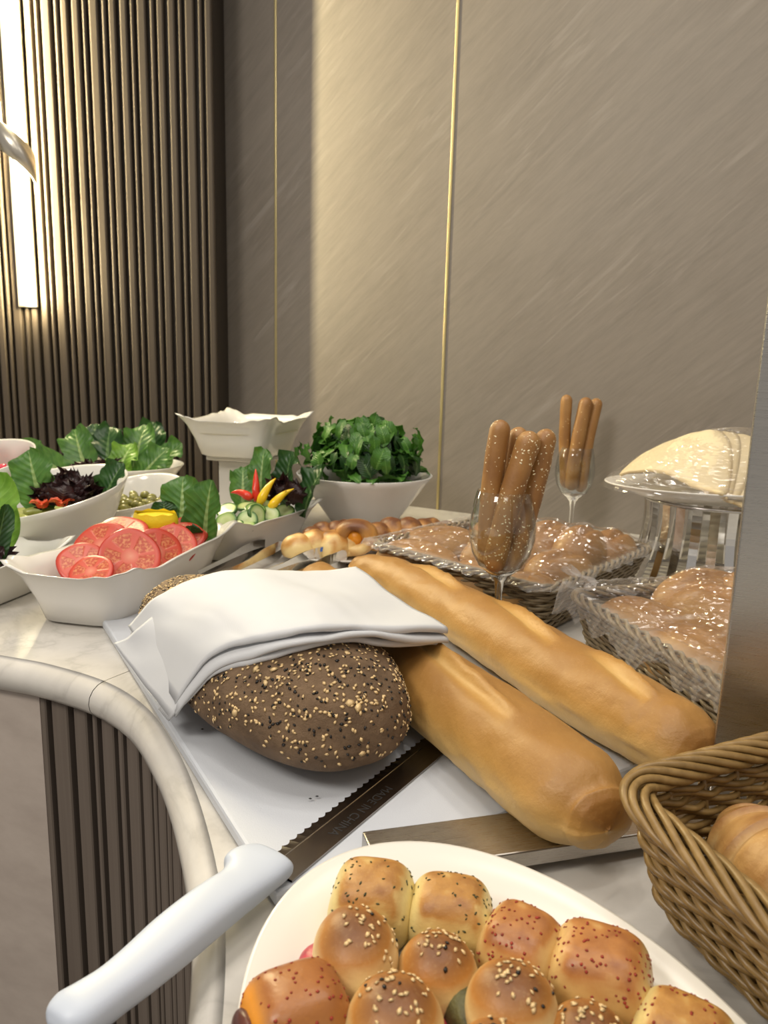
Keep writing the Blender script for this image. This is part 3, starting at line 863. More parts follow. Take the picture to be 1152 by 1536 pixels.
# ---- leaves -------------------------------------------------------------------
def leaf_vf(L, W, curl, ruffle, seed, cup=0.15, n_s=18, n_t=13, base_w=0.25, fold=0.0):
    r = rng(seed); ph = r.random() * 6
    V = []; UV = []
    y = z = 0.0
    for i in range(n_s):
        s = i / (n_s - 1); ang = curl * s ** 1.4
        if i: y += math.sin(ang) * L / (n_s - 1); z += math.cos(ang) * L / (n_s - 1)
        wd = W * ((base_w + (1 - base_w) * math.sin(PI * min(1, s * 1.02 + 0.02) ** 0.85)) if s < 0.62 else max(0.0, 1 - ((s - 0.62) / 0.385) ** 2.4) ** 0.5)
        for j in range(n_t):
            t = -1 + 2 * j / (n_t - 1)
            x = t * wd
            ruff = ruffle * abs(t) ** 2.2 * (math.sin(s * 17 + ph + t * 2) + 0.6 * math.sin(s * 31 + ph * 2 - t * 3)) * (0.3 + s)
            dn = cup * wd * t * t - fold * wd * abs(t) + ruff + 0.03 * W * noise.noise(Vector((t * 2.2, s * 4, seed)))
            V.append((x * (1 - 0.15 * abs(cup) * abs(t)), y - dn * math.cos(ang), z + dn * math.sin(ang) + 0.3 * ruff)); UV.append((j / (n_t - 1), s))
    return V, gridfaces(n_s, n_t), UV

def leaf(name, label, mat, loc, rz, tilt, L, W, curl=0.7, ruffle=0.006, seed=1, cup=0.2, roll=0.0, cat='leaf', group=None):
    V, F, UV = leaf_vf(L, W, curl, ruffle, seed, cup)
    o = mesh(name, V, F, MT[mat], uv=UV)
    o.rotation_euler = Euler((tilt, roll, rz), 'XYZ'); o.location = loc
    return tag(o, label, cat, group)

def clump(name, label, loc, R, h, n, mat, seed, cat='lettuce', L=0.03, W=0.018):
    """a tuft of frilly lettuce: ruffled blades as parts"""
    t = thing(name, label, cat, loc); r = rng(seed); protos = []
    for q in range(4):
        V, F, UV = leaf_vf(L, W, 0.9 + 0.3 * q, 0.0055, seed + q, 0.3, 10, 11)
        o = mesh('frill', V, F, MT[mat], t, uv=UV); protos.append(o)
    for k in range(n):
        me = protos[k % 4].data
        o = protos[k] if k < 4 else inst('frill', me, t)
        a = r.random() * 2 * PI; rad = R * math.sqrt(r.random())
        o.location = (math.cos(a) * rad, math.sin(a) * rad, h * (1 - (rad / R) ** 2) * r.random())
        o.rotation_euler = ((r.random() - .5) * 1.1 + 0.7 * rad / R, (r.random() - .5) * 0.8, a + PI / 2 + (r.random() - .5)); s = 0.75 + 0.5 * r.random(); o.scale = (s, s, s)
    return t

def disc_vf(R, t, seed, n=36, lob=0.02):
    """slice with radius/angle in the uv"""
    V = []; UV = []; rings = [0.0, 0.28, 0.55, 0.8, 0.95, 1.0]
    for side in (1, -1):
        for rr in rings:
            for k in range(n):
                a = 2 * PI * k / n; w_ = 1 + lob * math.sin(3 * a + seed) + lob * 0.7 * math.sin(5 * a + seed * 2)
                bow = 0.03 * R * math.sin(a * 2 + seed) * rr
                V.append((R * rr * w_ * math.cos(a), R * rr * w_ * math.sin(a), side * t / 2 * (1 if rr < 0.97 else 0.6) + bow)); UV.append((rr, k / n))
    m = len(rings) * n
    F = [f[::-1] for f in gridfaces(len(rings), n, False, True)]
    F2 = [tuple(i + m for i in f[::-1]) for f in F]
    e = [((len(rings) - 1) * n + k, (len(rings) - 1) * n + (k + 1) % n, m + (len(rings) - 1) * n + (k + 1) % n, m + (len(rings) - 1) * n + k) for k in range(n)]
    return V, F + F2 + [q[::-1] for q in e], UV
def slice_obj(name, label, mat, loc, rot, R, t, seed, cat, group=None):
    V, F, UV = disc_vf(R, t, seed); o = mesh(name, V, F, MT[mat], uv=UV)
    o.location = loc; o.rotation_euler = rot; return tag(o, label, cat, group)

# ---- tomato dish (front left) --------------------------------------------------
TD = Vector((-0.378, 1.085, 0.0005)); TA = math.radians(-12)
wavy_dish('rectangular_dish', 'white wavy-rimmed rectangular dish holding tomato slices', TD, TA, 0.068, 0.148, 0.078, seed=1.0)
def tdp(u, v, z):                                  # dish coordinates to world: u across, v along
    c, s = math.cos(TA), math.sin(TA); return (TD.x + u * c - v * s, TD.y + u * s + v * c, z)
# heap of hidden slices below the visible ones, then the visible slices (u, v, z, tilt towards viewer, yaw, R, label)
toms = [(-0.028, -0.086, 0.066, 0.75, 0.3, 0.034, 'dark tomato slice at the left front of the heap by the rim'),
        (0.004, -0.112, 0.062, 0.62, -0.1, 0.030, 'flat tomato slice lying lowest at the front of the dish'),
        (0.032, -0.062, 0.074, 0.95, 0.35, 0.043, 'largest tomato slice, standing face-on at the front of the heap'),
        (-0.020, -0.050, 0.084, 0.75, -0.1, 0.040, 'tomato slice leaning behind the largest one, upper left'),
        (0.052, -0.020, 0.072, 1.05, 0.75, 0.038, 'tomato slice standing edgewise right of the largest one'),
        (-0.012, -0.010, 0.094, 0.45, 0.1, 0.040, 'orange-red tomato slice topping the heap'),
        (0.055, 0.022, 0.074, 0.80, 0.3, 0.036, 'oval tomato slice right of centre below the lemon'),
        (0.012, 0.035, 0.090, 0.35, -0.3, 0.036, 'tomato slice tucked against the lemon on its left'),
        (0.048, 0.066, 0.076, 0.55, 0.2, 0.034, 'small tomato slice between lemon and standing lettuce'),
        (0.044, 0.096, 0.078, 0.70, 0.5, 0.030, 'tomato wedge slice at the right end under the lettuce'),
        (-0.035, -0.045, 0.060, 0.2, 0.5, 0.038, 'tomato slice mostly buried at the left side of the heap'),
        (0.000, 0.010, 0.062, 0.1, 0.9, 0.040, 'tomato slice buried in the middle of the heap')]
for i, (u, v, z, ti, yw, R, lb) in enumerate(toms):
    slice_obj('tomato_slice', lb, 'tomato', tdp(u, v, z + 0.004), (ti, 0, TA + yw + 0.25), R, 0.007, i * 1.7, 'tomato slice', 'tomato slices in the dish')
# lemon basket
lm = thing('lemon', 'yellow lemon half carved like a basket beside the tomato slices', 'lemon', tdp(0.004, 0.062, 0.074), TA); lm.scale = (1.12, 1.12, 1.25)
V = []; n = 40; rings = 20
for i in range(rings):
    f = i / (rings - 1); th = PI * (0.03 + 0.60 * f)
    for k in range(n):
        a = 2 * PI * k / n; zz = 0.0025 * (abs(((k * 8 / n) % 1) - 0.5) * 2) * (1 if i == rings - 1 else 0)
        V.append((0.030 * math.sin(th) * math.cos(a) * (1.0 + 0.12 * abs(math.cos(a)) ** 6), 0.026 * math.sin(th) * math.sin(a), 0.024 - 0.025 * math.cos(th) + zz))
F = gridfaces(rings, n, False, True)
mesh('peel', V, F, MT['lemon'], lm)
V = [(0, 0, 0.030)] + [(0.0275 * math.cos(2 * PI * k / n), 0.0235 * math.sin(2 * PI * k / n), 0.0315) for k in range(n)]
mesh('flesh', V, [(0, 1 + k, 1 + (k + 1) % n) for k in range(n)], MT['lemon'], lm)
V, F = lathe([(0.0, -0.004), (0.005, -0.003), (0.007, 0.002), (0.004, 0.006)], 12); o = mesh('tip', V, F, MT['lemon'], lm); o.location = (-0.032, 0, 0.02); o.rotation_euler = (0, -PI / 2, 0)
leaf('lettuce_leaf', 'broad romaine leaf standing upright behind the lemon', 'lettuce', tdp(0.022, 0.112, 0.065), 0.10, -0.12, 0.105, 0.036, 0.35, 0.004, 11)
leaf('lettuce_leaf', 'folded romaine leaf at the right end of the tomato dish', 'lettuce', tdp(0.062, 0.112, 0.050), -0.35, 0.10, 0.118, 0.036, 0.3, 0.005, 17, cup=0.5, roll=0.12)
leaf('lettuce_leaf', 'small dark leaf lying under the lemon on the tomatoes', 'lettuce_dark', tdp(0.040, 0.090, 0.070), 0.5, 1.1, 0.05, 0.022, 0.5, 0.003, 19)
leaf('lettuce_leaf', 'dark leaf edge peeking out behind the carved lemon', 'lettuce_dark', tdp(-0.006, 0.108, 0.088), 0.3, 0.2, 0.040, 0.022, 0.6, 0.003, 21)

# ---- cucumber dish --------------------------------------------------------------
CD = Vector((-0.270, 1.415, 0.0005)); CA = math.radians(-24)
wavy_dish('rectangular_dish', 'white wavy-rimmed dish of cucumber slices behind the tomato dish', CD, CA, 0.060, 0.130, 0.070, seed=2.2)
def cdp(u, v, z):
    c, s = math.cos(CA), math.sin(CA); return (CD.x + u * c - v * s, CD.y + u * s + v * c, z)
cucs = [(0.038, -0.098, 0.066, 0.85, 0.2, 'round cucumber slice facing the front, nearest the tomato dish'), (0.064, -0.070, 0.066, 0.95, 0.35, 'round cucumber slice facing the front, right of the nearest one'),
        (0.050, -0.092, 0.055, 0.5, 0.1, 'cucumber slice lying low on the front rim of its dish'), (0.070, -0.048, 0.074, 1.2, 1.4, 'cucumber slice standing edge-on in the middle of the dish'),
        (0.020, -0.070, 0.080, 0.5, 0.0, 'cucumber slice at the back left of the cucumber heap'), (0.055, -0.030, 0.078, 0.4, 0.8, 'dark-skinned cucumber slice below the yellow peppers'),
        (0.074, -0.010, 0.068, 0.7, 0.9, 'cucumber slice by the right rim of its dish'), (0.076, 0.040, 0.066, 0.5, 0.5, 'cucumber slice at the far right rim of its dish'),
        (0.030, -0.020, 0.080, 0.2, 0.3, 'cucumber slice on top of the heap behind the others'), (0.050, 0.015, 0.076, 0.6, 1.2, 'cucumber slice half under the dark leaf'), (0.070, -0.085, 0.058, 0.3, 0.2, 'cucumber slice low beside the front right corner of its dish')]
for i, (u, v, z, ti, yw, lb) in enumerate(cucs):
    slice_obj('cucumber_slice', lb, 'cucumber', cdp(u - 0.012, v, z + 0.004), (ti, 0, CA + yw), 0.0205, 0.007, i * 2.1, 'cucumber slice', 'cucumber slices in the dish')
def pepper(name, label, mat, p0, p1, r0):
    a, b = Vector(p0), Vector(p1); path = [a.lerp(b, k / 10) + Vector((0, 0, 0.006 * math.sin(PI * k / 10))) for k in range(11)]
    V, F = tube(path, [r0 * (0.5 + 0.5 * min(1, k / 2)) * (1 - (k / 10) ** 1.6) + 0.0008 for k in range(11)], 12)
    return tag(mesh(name, V, F, MT[mat]), label, 'pepper')
pepper('pepper_strip', 'pointed yellow pepper strip standing left in the cucumber dish', 'yellow_pepper', cdp(0.030, 0.0, 0.085), cdp(0.050, 0.030, 0.136), 0.009)
pepper('pepper_strip', 'pointed yellow pepper strip leaning right in the cucumber dish', 'yellow_pepper', cdp(0.052, 0.0, 0.078), cdp(0.088, 0.035, 0.118), 0.009)
pepper('chili_pepper', 'red chili pointing up behind the yellow pepper strips', 'red_pepper', cdp(0.018, 0.01, 0.09), cdp(0.004, 0.03, 0.150), 0.008)
pepper('chili_pepper', 'red chili lying low at the left of the cucumber dish', 'red_pepper', cdp(0.014, 0.0, 0.096), cdp(-0.034, 0.0, 0.104), 0.009)
for i, (u, v, z, rz, ti, L, W, mt, lb) in enumerate([(0.0, 0.05, 0.07, 0.2, 0.0, 0.12, 0.026, 'lettuce', 'narrow romaine leaf upright at the left of the cucumber dish'),
        (0.045, 0.08, 0.07, -0.3, 0.1, 0.115, 0.032, 'lettuce_dark', 'dark romaine leaf upright in the middle of the cucumber dish'),
        (0.090, 0.070, 0.055, -0.6, -0.2, 0.115, 0.040, 'lettuce_dark', 'broad dark green leaf hanging at the right of the cucumber dish'),
        (-0.02, 0.02, 0.07, 0.6, -0.3, 0.09, 0.028, 'lettuce', 'short romaine leaf behind the red chilies')]):
    leaf('lettuce_leaf', lb, mt, cdp(u, v, z), CA + rz, ti, L, W, 0.5, 0.006, 31 + i, cup=0.4)
clump('red_lettuce', 'dark red frilly lettuce tuft in the cucumber dish', cdp(0.055, 0.055, 0.085), 0.034, 0.03, 26, 'lollo', 50)

# ---- raised dish on a riser -------------------------------------------------------
RD = Vector((-0.318, 1.70, 0.0)); RA = math.radians(-14)
rs = thing('dish_riser', 'pale square stand carrying the raised dip dish', 'stand', RD, RA)
V, F = box_vf(0.13, 0.13, 0.012, 0.003); o = mesh('foot', V, F, MT['riser'], rs, smooth=False); o.location = (0, 0, 0.0065)
V, F = box_vf(0.10, 0.10, 0.126, 0.004); o = mesh('column', V, F, MT['riser'], rs, smooth=False); o.location = (0, 0, 0.0755)
V, F = box_vf(0.14, 0.14, 0.010, 0.003); o = mesh('top_plate', V, F, MT['riser'], rs, smooth=False); o.location = (0, 0, 0.1436)
wavy_dish('rectangular_dish', 'white wavy-rimmed dish of pale dip raised on the stand', RD + Vector((0, 0, 0.150)), RA, 0.082, 0.10, 0.082, wave=0.006, seed=0.4, flare=0.033)
V = []; n = 40
for rr in (0.0, 0.3, 0.6, 0.85, 1.0):
    for k in range(n):
        a = 2 * PI * k / n; V.append((0.100 * rr * spow(math.cos(a), .5), 0.118 * rr * spow(math.sin(a), .5), 0.054 + 0.006 * math.cos(rr * 9) * (1 - rr) + 0.002 * noise.noise(Vector((rr * 3, a, 0)))))
dp = thing('dip', 'pale cream dip with olive oil in the raised dish', 'dip', RD + Vector((0, 0, 0.150)), RA)
mesh('dip_surface', V, [f[::-1] for f in gridfaces(5, n, False, True)], MT['dip'], dp)
V, F = lathe([(0, 0.0625), (0.03, 0.0615), (0.045, 0.0585), (0.05, 0.056)], 30); o = mesh('oil_pool', V, [f for f in F], MT['oil'], dp); o.location = (0.01, -0.01, 0)

# ---- herb bowl ----------------------------------------------------------------------
HB = Vector((-0.045, 1.615, 0.0005))
round_bowl('round_bowl', 'white conical bowl heaped with green rocket leaves by the wall', HB, 0.0, 0.150, 0.064, 0.122, sx=1.0, sy=0.96)
ar = thing('rocket_heap', 'heap of fresh dark green rocket and parsley leaves', 'herbs', HB + Vector((0, 0, 0.108)))
r = rng(77); protos = []
for q in range(6):
    V, F, UV = leaf_vf(0.046 + 0.006 * (q % 3), 0.013 + 0.0035 * (q % 2), 0.9 + 0.25 * q, 0.0028, 70 + q, 0.15, 9, 7, base_w=0.08)
    protos.append(mesh('rocket_leaf', V, F, MT['arugula'], ar, uv=UV))
def herb_place(k):
    a = r.random() * 2 * PI; f = math.sqrt(r.random()); rad = 0.146 * f
    z = 0.100 * (1 - f ** 3.0) ** 0.8 * (0.55 + 0.45 * r.random()) + 0.010
    tilt = 0.25 + 0.95 * f + (r.random() - .5) * 0.8
    return (math.cos(a) * rad, math.sin(a) * rad, z), (tilt * (1 if r.random() < .8 else -0.6), (r.random() - .5) * 0.9, a + PI / 2 + (r.random() - .5) * 1.4), 0.75 + 0.5 * r.random()
for k in range(290):
    o = protos[k] if k < 6 else inst('rocket_leaf', protos[k % 6].data, ar)
    loc, rot, s = herb_place(k); o.location = loc; o.rotation_euler = (-rot[0], rot[1], rot[2]); o.scale = (s, s, s)
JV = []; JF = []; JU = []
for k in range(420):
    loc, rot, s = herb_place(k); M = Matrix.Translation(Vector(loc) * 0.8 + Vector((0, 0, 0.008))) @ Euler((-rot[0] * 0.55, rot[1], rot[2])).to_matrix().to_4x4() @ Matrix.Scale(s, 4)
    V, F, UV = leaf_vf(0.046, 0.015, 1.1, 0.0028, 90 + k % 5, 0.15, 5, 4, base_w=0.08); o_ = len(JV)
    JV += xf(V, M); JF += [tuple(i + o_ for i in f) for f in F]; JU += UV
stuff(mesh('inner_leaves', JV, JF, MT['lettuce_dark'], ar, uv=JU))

# ---- romaine bowl at the back ---------------------------------------------------------
LB = Vector((-0.660, 1.79, 0.0005))
round_bowl('round_bowl', 'white bowl of romaine leaves against the slatted wall', LB, 0.0, 0.165, 0.07, 0.105, belly=0.2, sx=1.0, sy=0.9)
rom = [(-0.12, -0.01, 0.3, -1.0, 0.17, 0.038, 'lettuce', 'pointed romaine leaf lying out to the left of the back bowl'), (-0.065, -0.03, 0.15, -0.35, 0.145, 0.042, 'lettuce', 'romaine leaf with pale rib left of centre in the back bowl'),
       (-0.01, -0.02, -0.1, -0.15, 0.145, 0.050, 'lettuce_dark', 'tallest rounded romaine leaf in the back bowl'), (0.025, -0.06, -0.3, 0.25, 0.11, 0.038, 'lettuce_light', 'yellow-green romaine leaf in the middle of the back bowl'),
       (0.055, 0.0, -0.1, 0.1, 0.15, 0.042, 'lettuce', 'upright romaine leaf right of centre in the back bowl'), (0.09, -0.05, -0.5, 0.6, 0.12, 0.036, 'lettuce', 'romaine leaf with white rib at the right of the back bowl'),
       (0.125, -0.01, -0.7, 0.5, 0.125, 0.036, 'lettuce', 'outermost right romaine leaf of the back bowl'), (0.08, 0.05, 0.2, 0.1, 0.155, 0.04, 'lettuce_dark', 'dark romaine leaf at the rear right of the back bowl'), (-0.05, 0.06, 0.2, -0.3, 0.15, 0.045, 'lettuce_dark', 'dark romaine leaf at the rear left of the back bowl')]
for i, (x, y, rz, roll, L, W, mt, lb) in enumerate(rom):
    leaf('lettuce_leaf', lb, mt, LB + Vector((x * 0.75, y, 0.062)), rz, -0.15, L, W, 0.6, 0.008, 60 + i, cup=0.3, roll=roll)
clump('red_lettuce', 'dark red frilly lettuce tuft at the front of the back romaine bowl', LB + Vector((0.0, -0.10, 0.09)), 0.035, 0.02, 20, 'lollo', 81)

# ---- slant-rimmed bowl of pickles -------------------------------------------------------
PB = Vector((-0.618, 1.31, 0.0005))
round_bowl('slanted_bowl', 'white bowl with slanting rim holding pickles and dark red lettuce', PB, math.radians(-35), 0.142, 0.085, 0.118, tilt=0.27, sx=1.0, sy=1.08, belly=0.25)
for i, (x, y, rz, L, z) in enumerate([(-0.06, -0.055, 0.1, 0.05, .078), (-0.01, -0.075, -0.1, 0.055, .078), (0.045, -0.062, 0.3, 0.05, .082), (0.01, -0.03, 0.2, 0.055, .083), (-0.07, -0.015, 0.6, 0.05, .083), (0.075, -0.02, 0.7, 0.045, .088), (0.0, -0.10, 0.15, 0.04, .07)]):
    V, F = tube([(-L / 2 + L * k / 8, 0.006 * math.sin(PI * k / 8), 0) for k in range(9)], [0.011 * math.sin(PI * (0.12 + 0.76 * k / 8)) ** 0.6 for k in range(9)], 12)
    o = mesh('pickle', V, F, MT['pickle']); o.location = PB + Vector((x, y, z)); o.rotation_euler = (0.2, 0, rz)
    tag(o, ['pale green pickle at the left of the slanted bowl', 'pale green pickle at the front middle of the slanted bowl', 'shiny green pickle right of middle in the slanted bowl', 'green pickle just below the red pepper rosette', 'green pickle beside the standing romaine leaf', 'green pickle at the right under the dark red lettuce', 'green pickle lowest against the front rim of the slanted bowl'][i], 'pickle', 'pickles in the slanted bowl')
V, F = lathe([(0, 0.055), (0.08, 0.06), (0.10, 0.064), (0.112, 0.07)], 40); o = mesh('pickle_bed', V, F, MT['pickle']); o.location = PB; tag(o, 'bed of chopped pickles filling the slanted bowl', 'pickles', kind='stuff')
clump('red_lettuce', 'large dark red frilly lettuce tuft in the slanted bowl', PB + Vector((0.055, -0.005, 0.092)), 0.046, 0.035, 46, 'lollo', 91, L=0.036, W=0.02)
leaf('lettuce_leaf', 'romaine leaf standing at the left in the slanted bowl', 'lettuce', PB + Vector((0.010, -0.012, 0.078)), 0.15, 0.05, 0.118, 0.038, 0.4, 0.005, 96, roll=-0.22)
leaf('lettuce_leaf', 'dark leaf at the right rim of the slanted bowl', 'lettuce_dark', PB + Vector((0.105, 0.01, 0.09)), -0.5, -0.1, 0.09, 0.028, 0.5, 0.005, 97, cup=0.5, roll=0.35)
for i, (dx, dz) in enumerate([(-0.012, 0.0), (0.022, 0.004)]):
    rt = thing('tomato_rosette', ['orange-red tomato curl left of the pair on the pickles', 'orange-red tomato curl right of the pair on the pickles'][i], 'tomato', PB + Vector((0.042 + dx, -0.062, 0.098 + dz)))
    for q in range(4):
        V, F, UV = leaf_vf(0.024, 0.012, 1.3, 0.001, 400 + q, 0.5, 8, 7, base_w=0.6); o = mesh('petal', V, F, MT['pepper_flesh'], rt, uv=UV); o.rotation_euler = (-0.5, 0, q * PI / 2 + 0.4)

# ---- olive bowl ---------------------------------------------------------------------------
OB = Vector((-0.530, 1.535, 0.0005))
round_bowl('slanted_bowl', 'white bowl of green olives behind the pickle bowl', OB, math.radians(-30), 0.104, 0.066, 0.082, tilt=0.32, belly=0.25)
r = rng(5); V, F = lathe([(0, -0.011), (0.005, -0.010), (0.0085, -0.005), (0.009, 0.0), (0.0085, 0.005), (0.005, 0.010), (0, 0.011)], 12)
om = None; pts_o = []
for layer in range(2):
    for k in range(400):
        a = r.random() * 2 * PI; rad = 0.076 * math.sqrt(r.random())
        p = Vector((rad * math.cos(a), rad * math.sin(a), 0.048 + 0.013 * layer + 0.10 * rad * 0.6 * math.sin(a + 0.5)))
        if all((p - q).length > 0.0165 for q in pts_o): pts_o.append(p)
for p in pts_o:
    if om is None: o = mesh('olive', V, F, MT['olive']); om = o.data
    else: o = inst('olive', om)
    o.location = OB + p; o.rotation_euler = (r.random() * 3, r.random() * 3, r.random() * 3)
    tag(o, 'small green olive heaped in the bowl behind the pickles', 'olive', 'green olives in the bowl')

# ---- pink pickle bowl at the left edge --------------------------------------------------------
QB = Vector((-0.834, 1.465, 0.0005))
round_bowl('slanted_bowl', 'white bowl of pink pickles cut off by the left edge', QB, math.radians(-25), 0.125, 0.075, 0.148, tilt=0.22, belly=0.25)
for i, (x, y, z, rz) in enumerate([(0.070, -0.050, 0.128, 0.2), (0.095, -0.015, 0.132, 0.5), (0.060, -0.02, 0.136, 0.1), (0.075, -0.070, 0.124, 0.45)]):
    V, F = box_vf(0.052, 0.014, 0.014, 0.004); o = mesh('pink_pickle', V, F, MT['beetslice']); o.location = QB + Vector((x, y, z)); o.rotation_euler = (0.2, -0.1, rz)
    tag(o, ['pink pickled turnip stick in the middle of the left-edge bowl', 'pink pickled turnip stick furthest right in the left-edge bowl', 'pink pickled turnip stick under the upright light leaf', 'pink pickled turnip stick lowest at the front rim of its bowl'][i], 'pickle', 'pink pickle sticks')
V, F = lathe([(0, 0.115), (0.09, 0.118), (0.108, 0.122)], 40); o = mesh('pickle_bed', V, F, MT['beetslice']); o.location = QB; tag(o, 'pink pickles filling the bowl at the left edge', 'pickles', kind='stuff')
leaf('lettuce_leaf', 'light green romaine leaf upright in the pink pickle bowl', 'lettuce_light', QB + Vector((0.045, -0.005, 0.125)), -0.3, 0.05, 0.112, 0.040, 0.3, 0.005, 120, cup=0.5)
leaf('lettuce_leaf', 'green romaine leaf leaning left in the pink pickle bowl', 'lettuce', QB + Vector((0.0, 0.0, 0.12)), 0.2, -0.1, 0.12, 0.040, 0.5, 0.006, 121, roll=-0.2)

# ---- dish at the left edge, in front ------------------------------------------------------------
ED = Vector((-0.585, 1.075, 0.0005)); EA = math.radians(-12)
wavy_dish('rectangular_dish', 'white wavy-rimmed dish left of the tomato dish, cut off by the edge', ED, EA, 0.050, 0.085, 0.062, seed=3.0, flare=0.022)
leaf('lettuce_leaf', 'large light green romaine leaf hanging at the left edge', 'lettuce_light', ED + Vector((0.0, 0.005, 0.052)), 0.35, -0.05, 0.132, 0.042, 0.35, 0.005, 130, cup=0.45)
leaf('lettuce_leaf', 'narrow dark leaf blade beside the large leaf at the left edge', 'lettuce_dark', ED + Vector((0.012, -0.035, 0.045)), 0.9, 0.0, 0.10, 0.016, 0.2, 0.001, 131, cup=0.6, roll=0.35)
clump('red_lettuce', 'small dark lettuce tuft low in the dish at the left edge', ED + Vector((0.012, -0.04, 0.046)), 0.025, 0.01, 12, 'lollo', 132)

# ================================================================== TONGS
def tongs(name, label, loc, rz, L, gap, wide, scoop=True, tilt=0.0, z_lift=0.0):
    t = thing(name, label, 'tongs', loc, rz)
    for s in (-1, 1):
        n = 40; V = []
        for i in range(n):
            f = i / (n - 1); x = f * L
            off = s * (0.006 + gap * math.sin(PI * 0.5 * min(1, f * 1.2)) ** 1.2) * (1 if f < 0.9 else 1 - (f - 0.9) * 1.6)
            h = 0.009 + (wide - 0.009) * smoothstep(0.6, 0.85, np.array(f)) * (1 - 0.5 * smoothstep(0.95, 1.0, np.array(f)))
            zc = wide + 0.001
            bow = 0.004 * math.sin(PI * f)
            for (dy, dz) in ((0.0, -h), (0.0008, 0), (0.0, h), (-0.0016, h), (-0.0008, 0), (-0.0016, -h)):
                V.append((x, off + dy * s + s * bow * (1 - abs(dz) / wide), zc + dz))
        F = gridfaces(n, 6, False, True); F += [tuple(range(6)), tuple(range((n - 1) * 6, n * 6))[::-1]]
        o = mesh('arm', V, F, MT['chrome'], t, smooth=False)
    return t
t1 = tongs('serving_tongs', 'steel serving tongs lying along the tomato dish', (-0.325, 0.99, 0.0005), math.radians(71), 0.37, 0.016, 0.017)
t2 = tongs('serving_tongs', 'steel serving tongs behind the napkin with a blue sticker', (-0.262, 0.99, BT * 0 + 0.0005), math.radians(59), 0.35, 0.018, 0.017)
V, F = box_vf(0.014, 0.0012, 0.008, 0.0003); o = mesh('sticker', V, F, MT['blue'], t2, smooth=False); o.location = (0.335, 0.021, 0.030); o['label'] = 'small blue sticker on a tong tip'

# ================================================================== PASTRY PLATE (behind the baguettes)
PP = Vector((-0.020, 1.375, 0.0005)); PA = math.radians(24)
def oval_plate(name, label, loc, rz, a, b, h, rimw=0.03, n=96, mat='plate', cat='plate', ex=1.0):
    o_ = [(0.0, 0.002), (0.55, 0.002), (0.60, 0.0), (0.66, 0.0), (0.70, 0.003), (0.85, h * 0.55), (0.985, h * 0.92), (1.0, h * 0.98), (0.998, h + 0.0012), (0.985, h + 0.0012), (0.86, h * 0.72), (0.74, h * 0.34), (0.66, 0.0062), (0.5, 0.0055), (0.0, 0.0055)]
    V = []
    for (r_, z) in o_:
        for k in range(n):
            t = 2 * PI * k / n; V.append((a * r_ * spow(math.cos(t), ex), b * r_ * spow(math.sin(t), ex), z))
    F = [f[::-1] for f in gridfaces(len(o_), n, False, True)]
    o = mesh(name, V, F, MT[mat]); o.location = loc; o.rotation_euler = (0, 0, rz)
    return tag(o, label, cat)
oval_plate('oval_plate', 'white oval plate of braided pastries behind the baguettes', PP, PA, 0.175, 0.105, 0.016)
def braid(name, label, loc, rz, L, W, H, lobes, seed, bake0=0.35):
    """plaited bun: a row of overlapping slanted lobes"""
    t = thing(name, label, 'pastry', loc, rz)
    for i in range(lobes):
        f = (i + 0.5) / lobes; x = (f - 0.5) * L; s = math.sin(PI * (0.15 + 0.7 * f)) ** 0.5
        V = []; bk = []; n_u, n_v = 16, 24
        for a in range(n_u):
            u = PI * a / (n_u - 1)
            for b in range(n_v):
                v = 2 * PI * b / n_v
                p = Vector((math.cos(v) * math.sin(u) * L / lobes * 1.05, math.sin(v) * math.sin(u) * W * s, math.cos(u) * H * s))
                p *= 1 + 0.06 * noise.noise(p * 60 + Vector((seed, i, 0)))
                V.append(p); bk.append(bake0 + 0.5 * max(0, p.z / H) + 0.6 * noise.noise(p * 60 + Vector((i, seed, 0))))
        V = [(v[0], v[1], max(v[2], -H * s * 0.45)) for v in V]
        o = mesh('lobe', V, [f_[::-1] for f_ in gridfaces(n_u, n_v, False, True)], MT['pastry'], t, attrs={'bake': bk})
        o.location = (x, 0.15 * W * (1 if i % 2 else -1), H * 0.45); o.rotation_euler = (0, 0, 0.5 if i % 2 else -0.3)
    return t
braid('braided_bun', 'pale yellow plaited bun at the left front of the pastry plate', PP + Vector((-0.088, -0.058, 0.010)), 0.2, 0.125, 0.034, 0.034, 4, 1, 0.12)
braid('braided_bun', 'browned plaited bun at the rear left of the pastry plate', PP + Vector((-0.072, 0.005, 0.012)), 0.5, 0.12, 0.032, 0.036, 5, 2, 0.62)
braid('braided_bun', 'golden plaited bun in the middle of the pastry plate', PP + Vector((0.052, 0.022, 0.010)), 0.35, 0.13, 0.036, 0.042, 4, 3, 0.5)
braid('braided_bun', 'small golden bun at the far right of the pastry plate', PP + Vector((0.115, 0.062, 0.012)), 0.3, 0.09, 0.034, 0.034, 3, 4, 0.5)
cr = thing('curled_pastry', 'dark-crusted pastry curl with an orange centre on the pastry plate', 'pastry', PP + Vector((-0.030, -0.052, 0.012)), -0.15)
V = []; bk = []
for i in range(36):
    a = 2 * PI * i / 36
    for j in range(16):
        b = 2 * PI * j / 16; r_ = 0.026 + 0.0145 * math.cos(b) * (1 + 0.1 * math.sin(3 * a))
        V.append((r_ * math.cos(a), 0.024 * math.sin(b), 0.034 + r_ * math.sin(a) * 0.85)); bk.append(0.55 + 0.35 * math.sin(a) + 0.3 * noise.noise(Vector((a, b, 1))))
o = mesh('ring', V, gridfaces(36, 16, True, True), MT['pastry'], cr, attrs={'bake': bk})
